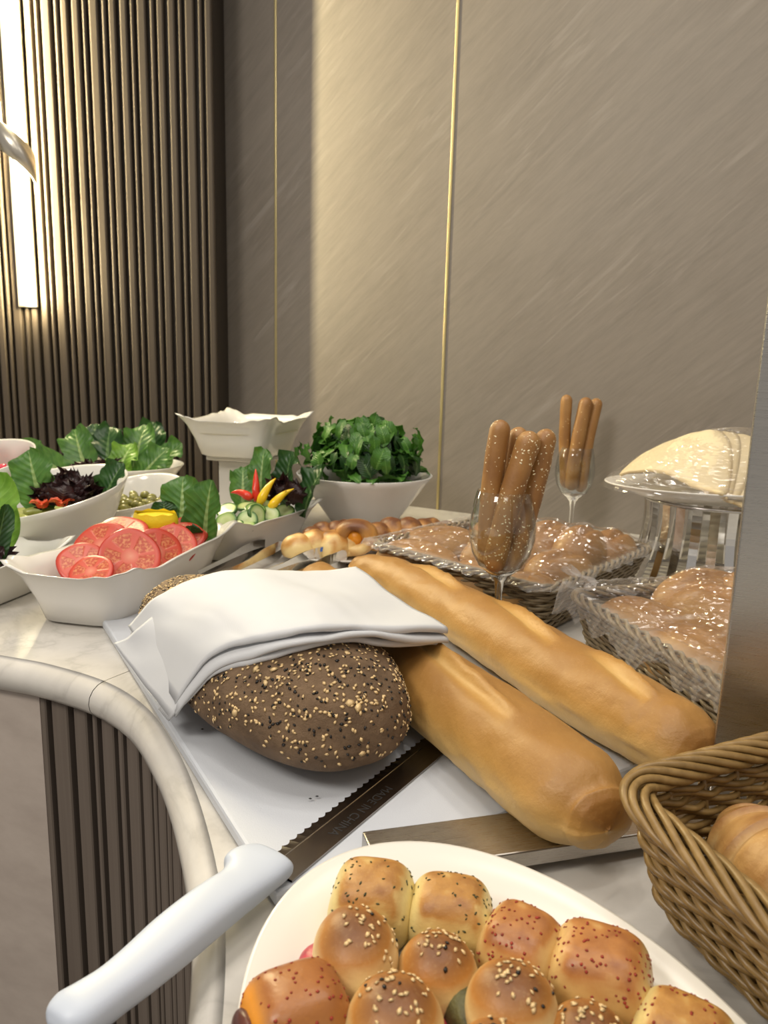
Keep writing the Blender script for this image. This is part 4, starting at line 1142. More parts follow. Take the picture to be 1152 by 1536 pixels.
V, F = lathe([(0, -0.008), (0.012, -0.006), (0.014, 0.0), (0.012, 0.006), (0, 0.008)], 20); o = mesh('filling', V, F, MT['orange_roll'], cr, attrs={'bake': [0.0] * len(V)}); o.location = (0, -0.008, 0.034); o.rotation_euler = (PI / 2, 0, 0)

# ================================================================== ROLL PLATE
RP = Vector((0.071, 0.280, 0.0092)); RPA = math.radians(120); TILT = math.atan(0.056)
oval_plate('oval_plate', 'large white oval plate of small filled rolls in the foreground', RP, RPA, 0.178, 0.122, 0.021, n=140).rotation_euler = (Matrix.Rotation(TILT, 3, 'X') @ Matrix.Rotation(RPA, 3, 'Z')).to_euler()

def puff(L, W, H, ex_xy, ex_z, n_u=40, n_v=56, seed=0, bake_fun=None, lump=0.04, sag=0.4):
    """rounded bun body standing on z = 0"""
    V = []; bk = []
    for i in range(n_u):
        u = PI * i / (n_u - 1)
        for j in range(n_v):
            v = 2 * PI * j / n_v
            su, cu = math.sin(u), math.cos(u)
            x = L * spow(su, ex_z) * spow(math.cos(v), ex_xy); y = W * spow(su, ex_z) * spow(math.sin(v), ex_xy)
            z = H * (spow(cu, 1.0 if cu > 0 else 0.8) * (0.62 if cu > 0 else 0.38))
            p = Vector((x, y, z)); p *= 1 + lump * noise.noise(p * 28 + Vector((seed * 3.3, 0, seed)))
            V.append(tuple(p)); bk.append(bake_fun(p, x / L, y / W, z / H) if bake_fun else 0.4)
    zm = min(v[2] for v in V); V = [(v[0], v[1], v[2] - zm) for v in V]
    return V, [f[::-1] for f in gridfaces(n_u, n_v, False, True)], bk
def bake_dome(p, x, y, z): return float(np.clip(1.9 * (z - 0.13) + 0.2 * noise.noise(p * 60), 0.0, 1.0))
def bake_pillow(p, x, y, z):      # cut sides stay pale
    return float(np.clip(0.40 + 0.45 * z + 0.38 * noise.noise(p * 130) + 0.15 * noise.noise(p * 300), 0, 0.9) * (1 - smoothstep(0.52, 0.88, np.array(abs(x)))) * (1 - 0.75 * smoothstep(0.78, 1.0, np.array(abs(y)))))
def on_plate(x, y): return (x * 0.96, (y - 0.007) * 0.96, RP.z + 0.0061 + ((y - 0.007) * 0.96 - RP.y) * 0.056)
ZP = 0.0066
def dome_roll(label, x, y, rz, R, seed, tilt=(0, 0), filling=None, fdir=0.0, nseed=34, sx=1.0, sy=1.0, h=0.043, seeds_at=(0.1, 0.0)):
    t = thing('sesame_roll', label, 'roll', on_plate(x, y), rz, 'filled rolls on the oval plate'); t.rotation_euler = (Matrix.Rotation(TILT, 3, 'X') @ Matrix.Rotation(rz, 3, 'Z')).to_euler(); t.scale = (0.97, 0.97, 0.97)
    z0 = 0.0
    if filling:
        V, F, _ = puff(R * 0.93, R * 0.93, 0.016, 1.0, 0.8, 16, 32, seed, lump=0.12)
        nm, mt = filling
        bk = [0.05] * len(V)
        o = mesh('bun_bottom', V, F, MT['roll'], t, attrs={'bake': bk}); o.scale = (sx, sy, 1)
        V, F, _ = puff(R * 0.98, R * 0.98, 0.016, 1.0, 0.7, 20, 44, seed + 1, lump=0.35)
        o = mesh(nm, V, F, MT[mt], t); o.location = (0.0065 * math.cos(fdir), 0.0065 * math.sin(fdir), 0.008); o.scale = (sx, sy, 1)
        z0 = 0.014
    V, F, bk = puff(R, R, h - z0 * 0.75, 1.0, 0.82, seed=seed, bake_fun=bake_dome)
    if tilt != (0, 0): V = xf(V, Euler((tilt[0], tilt[1], 0)).to_matrix().to_4x4())
    o = mesh('bun_top', V, F, MT['roll'], t, attrs={'bake': bk}); o.location = (0, 0, z0); o.scale = (sx, sy, 1)
    def keep(co, nm, r):
        d = math.hypot(co.x - seeds_at[0] * R, co.y - seeds_at[1] * R); return nm.z > 0.3 and d < R * 0.78 and r.random() < 1.2 - d / (R * 0.78)
    s = scatter(o, nseed, (0.0018, 0.0011, 0.0006), MT['seed'], 'sesame_seeds', o, seed + 9, keep)
    s2 = scatter(o, 4, (0.0015, 0.0010, 0.0007), MT['seed_dark'], 'black_seeds', o, seed + 19, keep)
    return t
def pillow_roll(label, x, y, rz, L, W, H, mat, fleck, seed, tilt=(0, 0), nfleck=60, ends=None, bake=bake_pillow):
    t = thing('pillow_roll', label, 'roll', on_plate(x, y), rz, 'filled rolls on the oval plate'); t.rotation_euler = (Matrix.Rotation(TILT, 3, 'X') @ Matrix.Rotation(rz, 3, 'Z')).to_euler(); t.scale = (0.97, 0.97, 0.97)
    V, F, bk = puff(L, W, H, 0.55, 0.55, seed=seed, bake_fun=bake, lump=0.06)
    if tilt != (0, 0): V = xf(V, Euler((tilt[0], tilt[1], 0)).to_matrix().to_4x4())
    zm = min(v[2] for v in V); V = [(a, b, c - zm) for a, b, c in V]
    o = mesh('bun', V, F, MT[mat], t, attrs={'bake': bk})
    def keep(co, nm, r): return nm.z > 0.1 and noise.noise(co * 70 + Vector((seed, 0, 0))) + 0.5 > r.random()
    scatter(o, nfleck, (0.0012, 0.0006, 0.0004) if fleck == 'herb' else (0.0009, 0.0008, 0.0004), MT[fleck], 'dried_herbs' if fleck == 'herb' else 'paprika_flecks', t, seed + 40, keep, 0.0002)
    if ends:
        nm, mt, dx, dz = ends
        V, F, _ = puff(0.007, W * 0.74, H * 0.62, 0.9, 0.8, 16, 28, seed, lump=0.25)
        e = mesh(nm, V, F, MT[mt], t); e.location = (dx, 0, dz)
    return t
pillow_roll('herb-speckled golden roll at the far left of the plate', -0.001, 0.407, math.radians(-8), 0.026, 0.023, 0.044, 'herb_roll', 'herb', 1)
pillow_roll('herb-speckled golden roll second along the far rim', 0.047, 0.401, math.radians(-10), 0.026, 0.022, 0.041, 'herb_roll', 'herb', 2)
pillow_roll('red-sprinkled roll in the middle of the far row', 0.085, 0.377, math.radians(-32), 0.023, 0.023, 0.040, 'red_roll', 'paprika', 3, nfleck=130)
pillow_roll('large red-sprinkled roll at the right of the far row', 0.126, 0.361, math.radians(-22), 0.028, 0.024, 0.043, 'red_roll', 'paprika', 4, nfleck=130)
pillow_roll('herb-flecked roll nearest the wicker basket', 0.158, 0.321, math.radians(-30), 0.026, 0.023, 0.040, 'herb_roll', 'paprika', 5, nfleck=130)
pillow_roll('orange roll with dark filling at the left rim', -0.037, 0.327, math.radians(24), 0.027, 0.024, 0.047, 'orange_roll', 'paprika', 6, nfleck=90, ends=('dark_filling', 'sausage', -0.0258, 0.005), bake=lambda p, x, y, z: float(np.clip(0.45 + 0.7 * z, 0, 0.8) * (1 - smoothstep(0.55, 0.9, np.array(-x)))))
dome_roll('sesame roll with pink filling on its left side', -0.009, 0.362, math.radians(15), 0.0245, 11, filling=('beet_filling', 'beet'), fdir=PI, sx=0.96, sy=1.08, h=0.045, seeds_at=(0.35, 0.0))
dome_roll('round sesame roll in the middle of the plate', 0.036, 0.357, math.radians(10), 0.0225, 12, h=0.042, seeds_at=(0.15, 0.1))
dome_roll('sesame roll with green herb and cheese filling', 0.072, 0.330, math.radians(-20), 0.0235, 13, filling=('green_filling', 'zaatar'), fdir=PI, h=0.046, seeds_at=(0.2, 0.1))
dome_roll('sesame roll in the front row beside the orange roll', 0.012, 0.318, math.radians(5), 0.0245, 14, filling=('beet_filling', 'beet'), fdir=0.0, h=0.047, seeds_at=(0.0, 0.1), nseed=42)
dome_roll('sesame roll at the right of the front row', 0.107, 0.314, math.radians(-10), 0.0235, 15, h=0.042, seeds_at=(0.0, 0.0), nseed=40)
dome_roll('sesame roll with pink filling at the bottom edge', 0.060, 0.298, math.radians(-5), 0.0235, 16, filling=('beet_filling', 'beet'), fdir=PI / 2, h=0.042, seeds_at=(0.3, 0.1))
# spilled green filling between the rolls
V, F, _ = puff(0.013, 0.017, 0.027, 0.9, 0.8, 16, 28, 3, lump=0.4); o = mesh('cheese_filling', V, F, MT['zaatar']); o.location = on_plate(0.051, 0.336); o.rotation_euler = (0, 0, 0.4)
tag(o, 'green herb and cheese filling spilled between the middle rolls', 'filling')

# ================================================================== BREADSTICK GLASSES
def wine_glass(label, loc, sc=1.0, hb=0.078):
    t = thing('wine_glass', label, 'glass', loc)
    prof_o = [(0.0, 0.0), (0.033, 0.0), (0.034, 0.0012), (0.030, 0.0028), (0.014, 0.006), (0.0062, 0.014), (0.0048, 0.03), (0.0048, hb - 0.022), (0.0075, hb - 0.006), (0.016, hb + 0.004)]
    bowl = [(0.0285, 0.015), (0.038, 0.032), (0.0425, 0.052), (0.0425, 0.068), (0.0395, 0.090), (0.0345, 0.112)]
    prof_o += [(a, hb + b) for a, b in bowl]
    prof_i = [(0.0338, hb + 0.1126)] + [(a - 0.0012, hb + b) for a, b in bowl[::-1]][0:] + [(0.014, hb + 0.0085), (0.0, hb + 0.0045)]
    k = prof_o.index((0.0285, hb + 0.015)) + 1
    V, F = lathe(prof_o[:k] + [(0.0275, hb + 0.0155), (0.014, hb + 0.0085), (0.007, hb + 0.0062), (0.0, hb + 0.0055)], 48)
    mesh('stem_and_foot', V, F, MT['glass'], t)
    V, F = lathe(prof_o[k - 1:] + prof_i[:-2], 56)
    mesh('glass_bowl', V, F, MT['thin_glass'], t); return t
def breadstick(label, p0, p1, r0, seed, seeds=120, sesame=True, group=None, bend=0.004):
    a, b = Vector(p0), Vector(p1); n = 36; path = []; rad = []
    side = (b - a).cross(Vector((0, 1, 0))).normalized()
    for k in range(n):
        f = 0.5 - 0.5 * math.cos(PI * k / (n - 1)); path.append(a.lerp(b, f) + side * bend * math.sin(PI * f))
        e = min(f, 1 - f) * (b - a).length; rad.append(r0 * (math.sqrt(max(0.003, 1 - (1 - min(1, e / (r0 * 1.1))) ** 2))) * (1 + 0.05 * noise.noise(Vector((f * 6, seed, 0)))))
    V, F = tube(path, rad, 22)
    bk = [0.5 + 0.3 * noise.noise(Vector(v) * 30 + Vector((seed, 0, 0))) for v in V]
    t = thing('breadstick', label, 'breadstick', a, 0, group)
    V = [(v[0] - a.x, v[1] - a.y, v[2] - a.z) for v in V]
    o = mesh('stick', V, F, MT['stick'], t, attrs={'bake': bk})
    if seeds:
        scatter(o, seeds, (0.0024, 0.0014, 0.0008), MT['seed_pale'] if sesame else MT['seed'], 'sesame_seeds', t, seed, lambda co, nm, r: noise.noise(co * 22 + Vector((0, 0, seed))) + 0.45 > r.random() * 0.8)
    return t
G1 = Vector((0.152, 0.925, 0.0006))
wine_glass('stemmed wine glass of sesame breadsticks in front of the wrapped basket', G1, 1.0, 0.090)
breadstick('shorter-seeded breadstick leaning left in the front glass', G1 + Vector((-0.017, -0.002, 0.105)), G1 + Vector((-0.008, 0.006, 0.291)), 0.0135, 3, 110)
breadstick('thick sesame breadstick in the middle of the front glass', G1 + Vector((-0.012, -0.020, 0.101)), G1 + Vector((0.028, -0.012, 0.279)), 0.0150, 4, 330)
breadstick('sesame breadstick leaning right in the front glass', G1 + Vector((0.010, -0.010, 0.098)), G1 + Vector((0.051, 0.008, 0.281)), 0.0135, 5, 240, bend=-0.003)
breadstick('breadstick hidden at the back of the front glass', G1 + Vector((0.004, 0.018, 0.103)), G1 + Vector((0.020, 0.028, 0.281)), 0.0125, 6, 100)
G2 = Vector((0.412, 1.595, 0.0006))
wine_glass('stemmed wine glass of plain breadsticks standing by the wall', G2, 1.0, 0.082)
breadstick('breadstick leaning left in the rear glass', G2 + Vector((-0.016, 0.0, 0.105)), G2 + Vector((-0.028, 0.006, 0.306)), 0.0125, 13, 50, False)
breadstick('knobbly breadstick in the middle of the rear glass', G2 + Vector((-0.010, -0.018, 0.103)), G2 + Vector((0.012, -0.008, 0.302)), 0.0145, 14, 70, False)
breadstick('breadstick leaning right in the rear glass', G2 + Vector((0.012, -0.010, 0.098)), G2 + Vector((0.038, 0.006, 0.300)), 0.0135, 15, 50, False)

# ================================================================== WICKER BASKETS
def rounded_path(quad, rad, n):
    """closed rounded quadrilateral sampled at n equal arc steps"""
    q = [np.array(p, float) for p in quad]; pts = []
    for i in range(4):
        p, a, b = q[i], q[i - 1], q[(i + 1) % 4]
        da = (a - p) / np.linalg.norm(a - p); db = (b - p) / np.linalg.norm(b - p)
        A, B = p + da * rad, p + db * rad
        for k in range(9):
            t = k / 8; pts.append((1 - t) ** 2 * A + 2 * t * (1 - t) * p + t * t * B)
    pts = np.array(pts + [pts[0]]); s = np.concatenate([[0], np.cumsum(np.linalg.norm(np.diff(pts, axis=0), axis=1))])
    u = np.linspace(0, s[-1], n, endpoint=False)
    return np.stack([np.interp(u, s, pts[:, 0]), np.interp(u, s, pts[:, 1])], 1), s[-1]
def basket(name, label, rim, inset, h, rows, sr, stakes, mat, loc=(0, 0, 0), rot=(0, 0, 0), rad=0.03, rim_r=0.007, res=8, rim_strands=5, z0=0.004, twist=14, amp=None):
    t = thing(name, label, 'basket', loc); t.rotation_euler = rot
    c = np.mean(np.array(rim, float), axis=0)
    bot = [np.array(p) - inset * np.sign(np.array(p) - c) * 0 - inset * (np.array(p) - c) / np.linalg.norm(np.array(p) - c) * 1.3 for p in rim]
    N = stakes * res
    PR, per = rounded_path(rim, rad, N); PBt, _ = rounded_path(bot, rad * 0.85, N)
    TT = np.roll(PR, -1, 0) - np.roll(PR, 1, 0); TT /= np.linalg.norm(TT, axis=1)[:, None]
    OUT = np.stack([TT[:, 1], -TT[:, 0]], 1)
    if ((OUT * (PR - c)).sum(1).mean()) < 0: OUT = -OUT
    idx = np.arange(N)
    amp = amp or sr * 1.25
    for k in range(rows):
        f = (k + 0.5) / rows; base = PBt * (1 - f) + PR * f; z = z0 + sr + (h - z0 - rim_r * 0.6) * f
        for s in (0, 1):                                   # two strands twine round the stakes
            ph = PI * idx / res + PI * s + (PI * 0.5) * (k % 2)
            off = amp * np.cos(ph); dz = sr * 0.95 * np.sin(ph)
            jit = 0.0006 * np.sin(idx * 0.7 + k * 2.1 + s)
            P = np.stack([base[:, 0] + OUT[:, 0] * (off + jit), base[:, 1] + OUT[:, 1] * (off + jit), z + dz], 1)
            V, F = tube(P, sr, 6, closed=True); mesh('strand', V, F, MT[mat], t)
    sm = None
    for j in range(stakes):
        i = j * res
        a = (*PBt[i], z0); b = (*PR[i], h)
        V, F = tube([a, tuple((np.array(a) + np.array(b)) / 2), b], sr * 0.8, 5); mesh('stake', V, F, MT[mat], t)
    # wrapped rim: strands spiral round the top edge
    turns = max(3, int(round(per / (rim_r * twist))))
    M = N * 2; PR2 = np.array([PR[i // 2] if i % 2 == 0 else (PR[i // 2] + PR[(i // 2 + 1) % N]) / 2 for i in range(M)]); O2 = np.repeat(OUT, 2, 0)
    for s in range(rim_strands):
        ph = 2 * PI * (turns * np.arange(M) / M + s / rim_strands)
        P = np.stack([PR2[:, 0] + O2[:, 0] * rim_r * 1.15 * np.cos(ph), PR2[:, 1] + O2[:, 1] * rim_r * 1.15 * np.cos(ph), h + rim_r * 0.8 * np.sin(ph)], 1)
        V, F = tube(P, sr * 1.15, 6, closed=True); mesh('rim_strand', V, F, MT[mat], t)
    n = len(PBt); V = [(p[0], p[1], z0 + 0.002) for p in PBt] + [(p[0], p[1], z0 - 0.002) for p in PBt]
    F = [tuple(range(n)), tuple(range(n, 2 * n))[::-1]] + [(i, n + i, n + (i + 1) % n, (i + 1) % n) for i in range(n)]
    mesh('base', V, F, MT[mat], t, smooth=False)
    return t
# near basket with croissants; its far side rests on the steel bar so it tips towards the viewer
def quad_from(corner, ang, la, lb):
    c = np.array(corner); a = np.array((math.cos(ang), math.sin(ang))); b = np.array((math.sin(ang), -math.cos(ang)))
    return [c, c + a * la, c + a * la + b * lb, c + b * lb]
NBA = math.radians(25)
nb_rim = quad_from((0, 0), NBA, 0.27, 0.20)
basket('wicker_basket', 'golden wicker basket of croissants at the right front', nb_rim, 0.022, 0.078, 11, 0.0023, 28, 'wicker', loc=(0.147, 0.428, 0.0195), rot=Matrix.Rotation(math.radians(5.0), 3, Vector((math.cos(NBA), math.sin(NBA), 0))).to_euler(), rad=0.035, rim_r=0.0075, res=12, rim_strands=7, amp=0.0038, twist=18)
def croissant(label, loc, rz, L, R, seed):
    t = thing('croissant', label, 'croissant', loc, rz)
    n_s, n_a = 150, 40; V = []; bk = []
    for i in range(n_s):
        f = i / (n_s - 1); a = (f - 0.5) * 2.2
        env = math.sin(PI * (0.04 + 0.92 * f)) ** 0.75
        st = (f - 0.5) * 8.0; saw = (abs(st) % 1.0)
        step = 0.86 + 0.14 * (1 - saw) ** 0.7 if True else 1
        for j in range(n_a):
            b = 2 * PI * j / n_a
            rr = R * env * (step + 0.012 * noise.noise(Vector((f * 60, b * 2, seed))))
            x = math.sin(a) * L * 0.45 + 0; y = -(1 - math.cos(a)) * L * 0.32
            nx, ny = math.sin(a), math.cos(a)
            V.append((x + nx * rr * math.cos(b), y + ny * rr * math.cos(b), R * 0.85 + rr * math.sin(b) * (0.95 if math.sin(b) > 0 else 0.8)))
            bk.append(0.25 + 0.45 * (1 - saw) + 0.25 * math.sin(b) + 0.25 * noise.noise(Vector((f * 30, b * 3, seed))))
    mesh('crust', V, gridfaces(n_s, n_a, False, True), MT['croissant'], t, attrs={'bake': bk}); return t
croissant('flaky croissant leaning on the inside of the golden basket', (0.245, 0.372, 0.030), math.radians(112), 0.15, 0.041, 2)
croissant('second croissant lying deeper in the golden basket', (0.312, 0.400, 0.028), math.radians(100), 0.12, 0.033, 5)

# ---- wrapped baskets ---------------------------------------------------------------------
def bun(name, label, loc, rz, L, W, H, seed, mat='bun', tilt=0.0, roll=0.0):
    def bf(p, x, y, z): return float(np.clip(0.35 + 0.55 * z + 0.2 * noise.noise(p * 25), 0, 1))
    V, F, bk = puff(L, W, H, 0.9, 0.85, 24, 36, seed, bf, 0.03)
    # a shallow lengthwise score
    V2 = []
    for (x, y, z) in V:
        if z > H * 0.6: z -= 0.12 * H * math.exp(-((y + 0.25 * W) / (0.12 * W)) ** 2) * (1 - abs(x / L)) 
        V2.append((x, y, z))
    o = mesh(name, V2, F, MT[mat], attrs={'bake': bk}); o.location = loc; o.rotation_euler = (roll, tilt, rz)
    return tag(o, label, 'bread', None)
def film(label, quad, rim_z, buns, drop, seed, loc=(0, 0), n=120, extra=None, peak=None):
    """cling film stretched over the breads and hanging crumpled over the rim"""
    q = [np.array(p, float) for p in quad]
    us = np.linspace(-0.07, 1.07, n); X = np.empty((n, n, 2)); Z = np.empty((n, n)); E = np.zeros((n, n)); IN = np.zeros((n, n), bool)
    for i, u in enumerate(us):
        for j, v in enumerate(us):
            uc, vc = min(1, max(0, u)), min(1, max(0, v))
            p = (1 - uc) * (1 - vc) * q[0] + uc * (1 - vc) * q[1] + uc * vc * q[2] + (1 - uc) * vc * q[3]
            out = max(-u, u - 1, -v, v - 1, 0)
            X[i, j] = p; E[i, j] = out; IN[i, j] = out == 0 and 0.03 < u < 0.97 and 0.03 < v < 0.97
    c = np.mean(q, axis=0)
    S = np.full((n, n), -1.0)
    for (bx, by, bz, rz, L, W, H) in buns:
        dx, dy = X[..., 0] - bx, X[..., 1] - by; cc_, ss_ = math.cos(rz), math.sin(rz)
        a = (dx * cc_ + dy * ss_) / L; b = (-dx * ss_ + dy * cc_) / W; r2 = a ** 2 + b ** 2
        S = np.maximum(S, np.where(r2 < 1, bz + H * 0.38 + H * 0.62 * np.sqrt(np.clip(1 - r2, 0, 1)), -1))
    S += 0.004
    Z[:] = rim_z + 0.007
    for it in range(1200):
        P = np.pad(Z, 1, 'edge'); avg = (P[2:, 1:-1] + P[:-2, 1:-1] + P[1:-1, 2:] + P[1:-1, :-2]) / 4
        Z = np.where(IN, np.maximum(avg, S), rim_z + 0.007)
    V = []; CR = []
    for i in range(n):
        for j in range(n):
            x, y = X[i, j]; e = E[i, j]; z = Z[i, j]
            if e > 0:
                d = np.array((x, y)) - c; d /= np.linalg.norm(d); k = min(1, e / 0.07)
                w1 = noise.noise(Vector((x * 45, y * 45, seed))); w2 = noise.noise(Vector((x * 110, y * 110, seed + 3 + k)))
                o_ = 0.012 + 0.006 * k + 0.008 * w1 * k + 0.004 * w2 * k
                x += d[0] * o_; y += d[1] * o_; z = rim_z + 0.006 - drop * k * (0.75 + 0.6 * w1) 
                CR.append(0.35 + 0.5 * abs(w2))
            else:
                wv = 0.0013 * math.sin((x * 0.8 + y * 0.5) * 420 + 5 * noise.noise(Vector((x * 25, y * 25, seed)))) * (0.3 + abs(noise.noise(Vector((x * 12, y * 12, seed + 9)))))
                w3 = noise.noise(Vector((x * 26, y * 26, seed + 30))); z += wv + 0.0009 * math.sin((x * 0.35 - y * 0.9) * 900 + 4 * w3) * max(0, w3 + 0.25) + 0.0012 * noise.noise(Vector((x * 90, y * 90, seed)))
                CR.append(max(0.0, noise.noise(Vector((x * 30, y * 60, seed))) - 0.25))
            V.append((x, y, z))
    base = np.array((c[0], c[1], 0))
    rj = rng(seed)
    V = [(x + rj.uniform(-1, 1) * 0.0008, y + rj.uniform(-1, 1) * 0.0008, z + rj.uniform(-1, 1) * 0.0008 + 0.004 * (abs(noise.noise(Vector((x * 70 + y * 30, y * 60, seed)))) - 0.2)) for x, y, z in V]
    F = []
    for f in gridfaces(n, n): F += [(f[0], f[1], f[2]), (f[0], f[2], f[3])]
    o = mesh('cling_film', [np.array(v) - base for v in V], F, MT['film'], smooth=False, attrs={'crumple': CR}); o.location = tuple(base)
    return tag(o, label, 'plastic wrap')

# middle basket
B3 = [np.array((-0.018, 1.150)), np.array((0.214, 0.918)), np.array((0.440, 1.180)), np.array((0.205, 1.400))]
basket('wicker_basket', 'wrapped grey-brown wicker basket of buns behind the long baguette', B3, 0.025, 0.074, 10, 0.0023, 40, 'wicker_grey', rad=0.03, rim_r=0.0055, res=8, rim_strands=4)
d3 = math.radians(-45)
b3 = [(0.055, 1.135, 0.036, -0.55, 0.072, 0.043, 0.062, 'oblong bun at the left end of the middle basket'), (0.145, 1.045, 0.034, -0.6, 0.060, 0.042, 0.056, 'bun at the front of the middle basket behind the glass stem'),
      (0.205, 0.990, 0.034, -0.5, 0.046, 0.040, 0.056, 'small bun at the front right corner of the middle basket'), (0.100, 1.230, 0.036, 0.3, 0.075, 0.048, 0.066, 'long bun at the rear left of the middle basket'),
      (0.185, 1.130, 0.040, 0.1, 0.064, 0.048, 0.070, 'bun in the middle of the wrapped middle basket'), (0.262, 1.060, 0.040, 0.5, 0.056, 0.044, 0.066, 'square-ended bun right of the front glass bowl'),
      (0.215, 1.270, 0.040, 0.4, 0.070, 0.050, 0.076, 'bun at the back of the middle basket under the film peak'), (0.315, 1.150, 0.042, 1.0, 0.066, 0.042, 0.084, 'ridged bun standing high at the right of the middle basket'),
      (0.375, 1.180, 0.036, 0.9, 0.055, 0.040, 0.078, 'bun at the far right end of the middle basket'), (0.280, 1.225, 0.040, 0.8, 0.06, 0.045, 0.078, 'bun behind the ridged bun in the middle basket')]
for i, (x, y, z, rz, L, W, H, lb) in enumerate(b3): bun('bread_bun', lb, (x, y, z - 0.012), rz, L, W, H, i + 20)
film('clear plastic wrap stretched over the middle basket of buns', B3, 0.078, [(x, y, z - 0.012, rz, L, W, H) for x, y, z, rz, L, W, H, _ in b3], 0.012, 3)

# right basket
B2 = quad_from((0.232, 0.876), math.radians(15), 0.25, 0.30)
basket('wicker_basket', 'wrapped golden wicker basket of rolls in front of the pita stand', B2, 0.022, 0.085, 12, 0.0023, 40, 'wicker_grey', rad=0.028, rim_r=0.0055, res=8, rim_strands=4)
b2 = [(0.300, 0.815, 0.044, -1.0, 0.062, 0.040, 0.066, 'smooth roll at the front left of the right basket'), (0.325, 0.720, 0.044, -1.1, 0.065, 0.044, 0.066, 'roll at the near end of the right basket'),
      (0.385, 0.800, 0.052, -1.2, 0.070, 0.048, 0.080, 'roll in the middle of the right basket'), (0.400, 0.880, 0.048, 0.3, 0.070, 0.046, 0.082, 'roll at the back of the right basket below the stand'),
      (0.455, 0.830, 0.056, -1.2, 0.075, 0.048, 0.090, 'roll heaped high at the right of the right basket'), (0.400, 0.690, 0.046, -1.2, 0.07, 0.048, 0.074, 'roll behind the steel post in the right basket')]
for i, (x, y, z, rz, L, W, H, lb) in enumerate(b2): bun('bread_roll', lb, (x, y, z - 0.012), rz, L, W, H, i + 40)
film('clear shiny plastic wrap over the right basket, crumpled along the rim', B2, 0.092, [(x, y, z - 0.012, rz, L, W, H) for x, y, z, rz, L, W, H, _ in b2], 0.045, 8)
# twisted tail of film at the basket corner
V = []; n_u, n_v = 40, 14
for i in range(n_u):
    f = i / (n_u - 1); ctr = Vector((0.246 - 0.012 * f + 0.012 * math.sin(f * 5), 0.868 - 0.004 * f, 0.092 + 0.030 * f))
    r_ = 0.006 * (0.45 + 0.75 * abs(math.sin(f * 5.5)))
    for j in range(n_v):
        a = 2 * PI * j / n_v; rr = r_ * (1 + 0.5 * noise.noise(Vector((f * 9, math.cos(a) * 2, math.sin(a) * 2))))
        V.append(ctr + Vector((rr * math.cos(a), rr * math.sin(a) * .7, rr * .5 * math.sin(a * 2))))
o = mesh('film_twist', V, gridfaces(n_u, n_v, False, True), MT['film'], attrs={'crumple': [0.6] * len(V)})
tag(o, 'twisted end of plastic wrap sticking up at the basket corner', 'plastic wrap')

# ================================================================== PITA STAND
PS = Vector((0.560, 1.245, 0.0005))
st = thing('ribbed_stand', 'round steel stand of upright curved strips carrying the pita plate', 'stand', PS)
n = 26; sm = None
for k in range(n):
    a = 2 * PI * k / n
    if sm is None:
        V = []
        m = 14
        for i in range(m):
            f = i / (m - 1); r_ = 0.108 + 0.022 * (1 - f) ** 2 - 0.004 * math.sin(PI * f); z = 0.004 + 0.140 * f; wd = 0.0065 + 0.001 * f
            V += [(r_, -wd, z), (r_, wd, z), (r_ + 0.002, wd, z), (r_ + 0.002, -wd, z)]
        F = gridfaces(m, 4, False, True) + [(0, 1, 2, 3), tuple((m - 1) * 4 + i for i in (3, 2, 1, 0))]
        o = mesh('upright_strip', V, F, MT['chrome'], st, smooth=False); sm = o.data
    else: o = inst('upright_strip', sm, st)
    o.rotation_euler = (0, 0, a)
for nm, R, z in (('top_ring', 0.109, 0.145), ('bottom_ring', 0.131, 0.004)):
    V, F = tube([(R * math.cos(2 * PI * k / 60), R * math.sin(2 * PI * k / 60), z) for k in range(60)], 0.0032, 8, closed=True); mesh(nm, V, F, MT['wrap_steel'], st)
oval_plate('oval_plate', 'white oval plate on the steel stand holding folded pita', PS + Vector((0.012, -0.004, 0.149)), math.radians(4), 0.200, 0.125, 0.024)
PZ = PS + Vector((0.012, -0.004, 0.158))
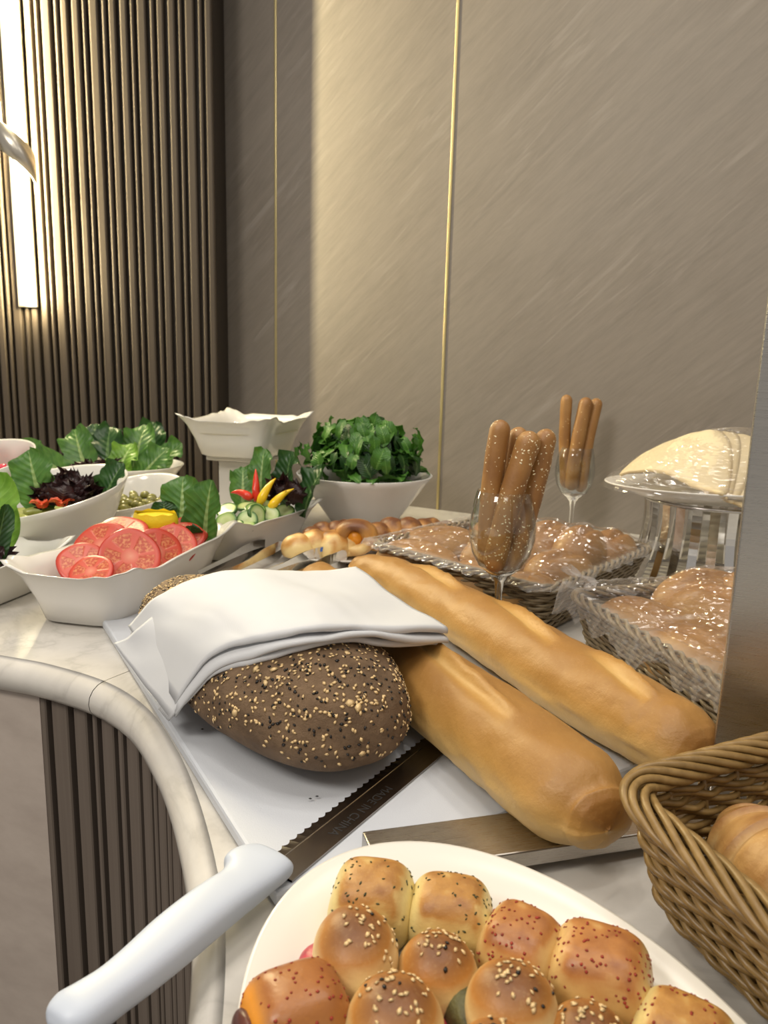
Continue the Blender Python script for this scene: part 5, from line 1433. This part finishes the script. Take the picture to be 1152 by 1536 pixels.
def pita(label, ax, ay, rz, R, span, z0, dome, seed):
    """flatbread folded to a fan: apex at (ax,ay), rounded edge R away"""
    n_r, n_a = 22, 36; V = []; bk = []
    for i in range(n_r):
        f = i / (n_r - 1)
        for j in range(n_a):
            g_ = j / (n_a - 1); a = (g_ - 0.5) * span
            rr = R * f * (1 - 0.06 * math.cos(a * 3 + seed))
            x, y = rr * math.cos(a), rr * math.sin(a)
            gx, gy = ax + x * math.cos(rz) - y * math.sin(rz), ay + x * math.sin(rz) + y * math.cos(rz)
            d2 = ((gx - 0.03) / 0.180) ** 2 + ((gy - 0.02) / 0.118) ** 2
            z = z0 + dome * (1 - min(1.25, d2)) + 0.0025 * noise.noise(Vector((gx * 40, gy * 40, seed)))
            z -= 0.004 * smoothstep(0.88, 1.0, np.array(f)) * 1.0
            V.append((gx, gy, float(z))); bk.append(0.12 + 0.2 * noise.noise(Vector((gx * 22, gy * 22, seed))) + 0.45 * float(smoothstep(0.93, 1.0, np.array(max(f, abs(2 * g_ - 1))))))
    o = mesh('pita_bread', V, gridfaces(n_r, n_a), MT['pita'], attrs={'bake': bk})
    sd = o.modifiers.new('thickness', 'SOLIDIFY'); sd.thickness = 0.005; sd.offset = -1
    o.location = PZ; return tag(o, label, 'flatbread', 'folded pita breads')
pl_ = ['folded pita lying on top of the others, its point to the left', 'second pita in the fan, edge just right of the top one', 'third pita in the fan of folded breads', 'fourth pita in the fan of folded breads', 'fifth pita in the fan, nearest the steel post', 'bottom pita at the right, half behind the steel post']
for k in range(6):
    pita(pl_[k], -0.168 + 0.019 * k, 0.016, math.radians(-4 - 2 * k), 0.172, math.radians(96), 0.036 - 0.0060 * k, 0.070, k)
n = 90; V = []; CR = []
for i in range(n):
    rr = 1.0 * i / (n - 1)
    for k in range(n):
        a = 2 * PI * k / n; x, y = 0.203 * rr * math.cos(a), 0.128 * rr * math.sin(a)
        z = max(0.022, 0.044 + 0.066 * (1 - min(1.4, ((x - 0.03) / 0.180) ** 2 + ((y - 0.02) / 0.118) ** 2))) + 0.0012 * math.sin(a * 40 + 6 * rr) * rr
        if rr > 0.93: z = 0.026 - 0.02 * (rr - 0.93) / 0.07
        V.append((x, y, z)); CR.append(0.15 * max(0, noise.noise(Vector((x * 30, y * 30, 4)))))
rj = rng(3)
V = [(x + rj.uniform(-1, 1) * 0.001, y + rj.uniform(-1, 1) * 0.001, z + rj.uniform(-1, 1) * 0.0009) for x, y, z in V]
F = []
for f in gridfaces(n, n, False, True): F += [(f[2], f[1], f[0]), (f[3], f[2], f[0])]
o = mesh('cling_film', V, F, MT['film'], smooth=False, attrs={'crumple': CR}); o.location = PZ
tag(o, 'clear plastic wrap over the folded pita breads', 'plastic wrap')
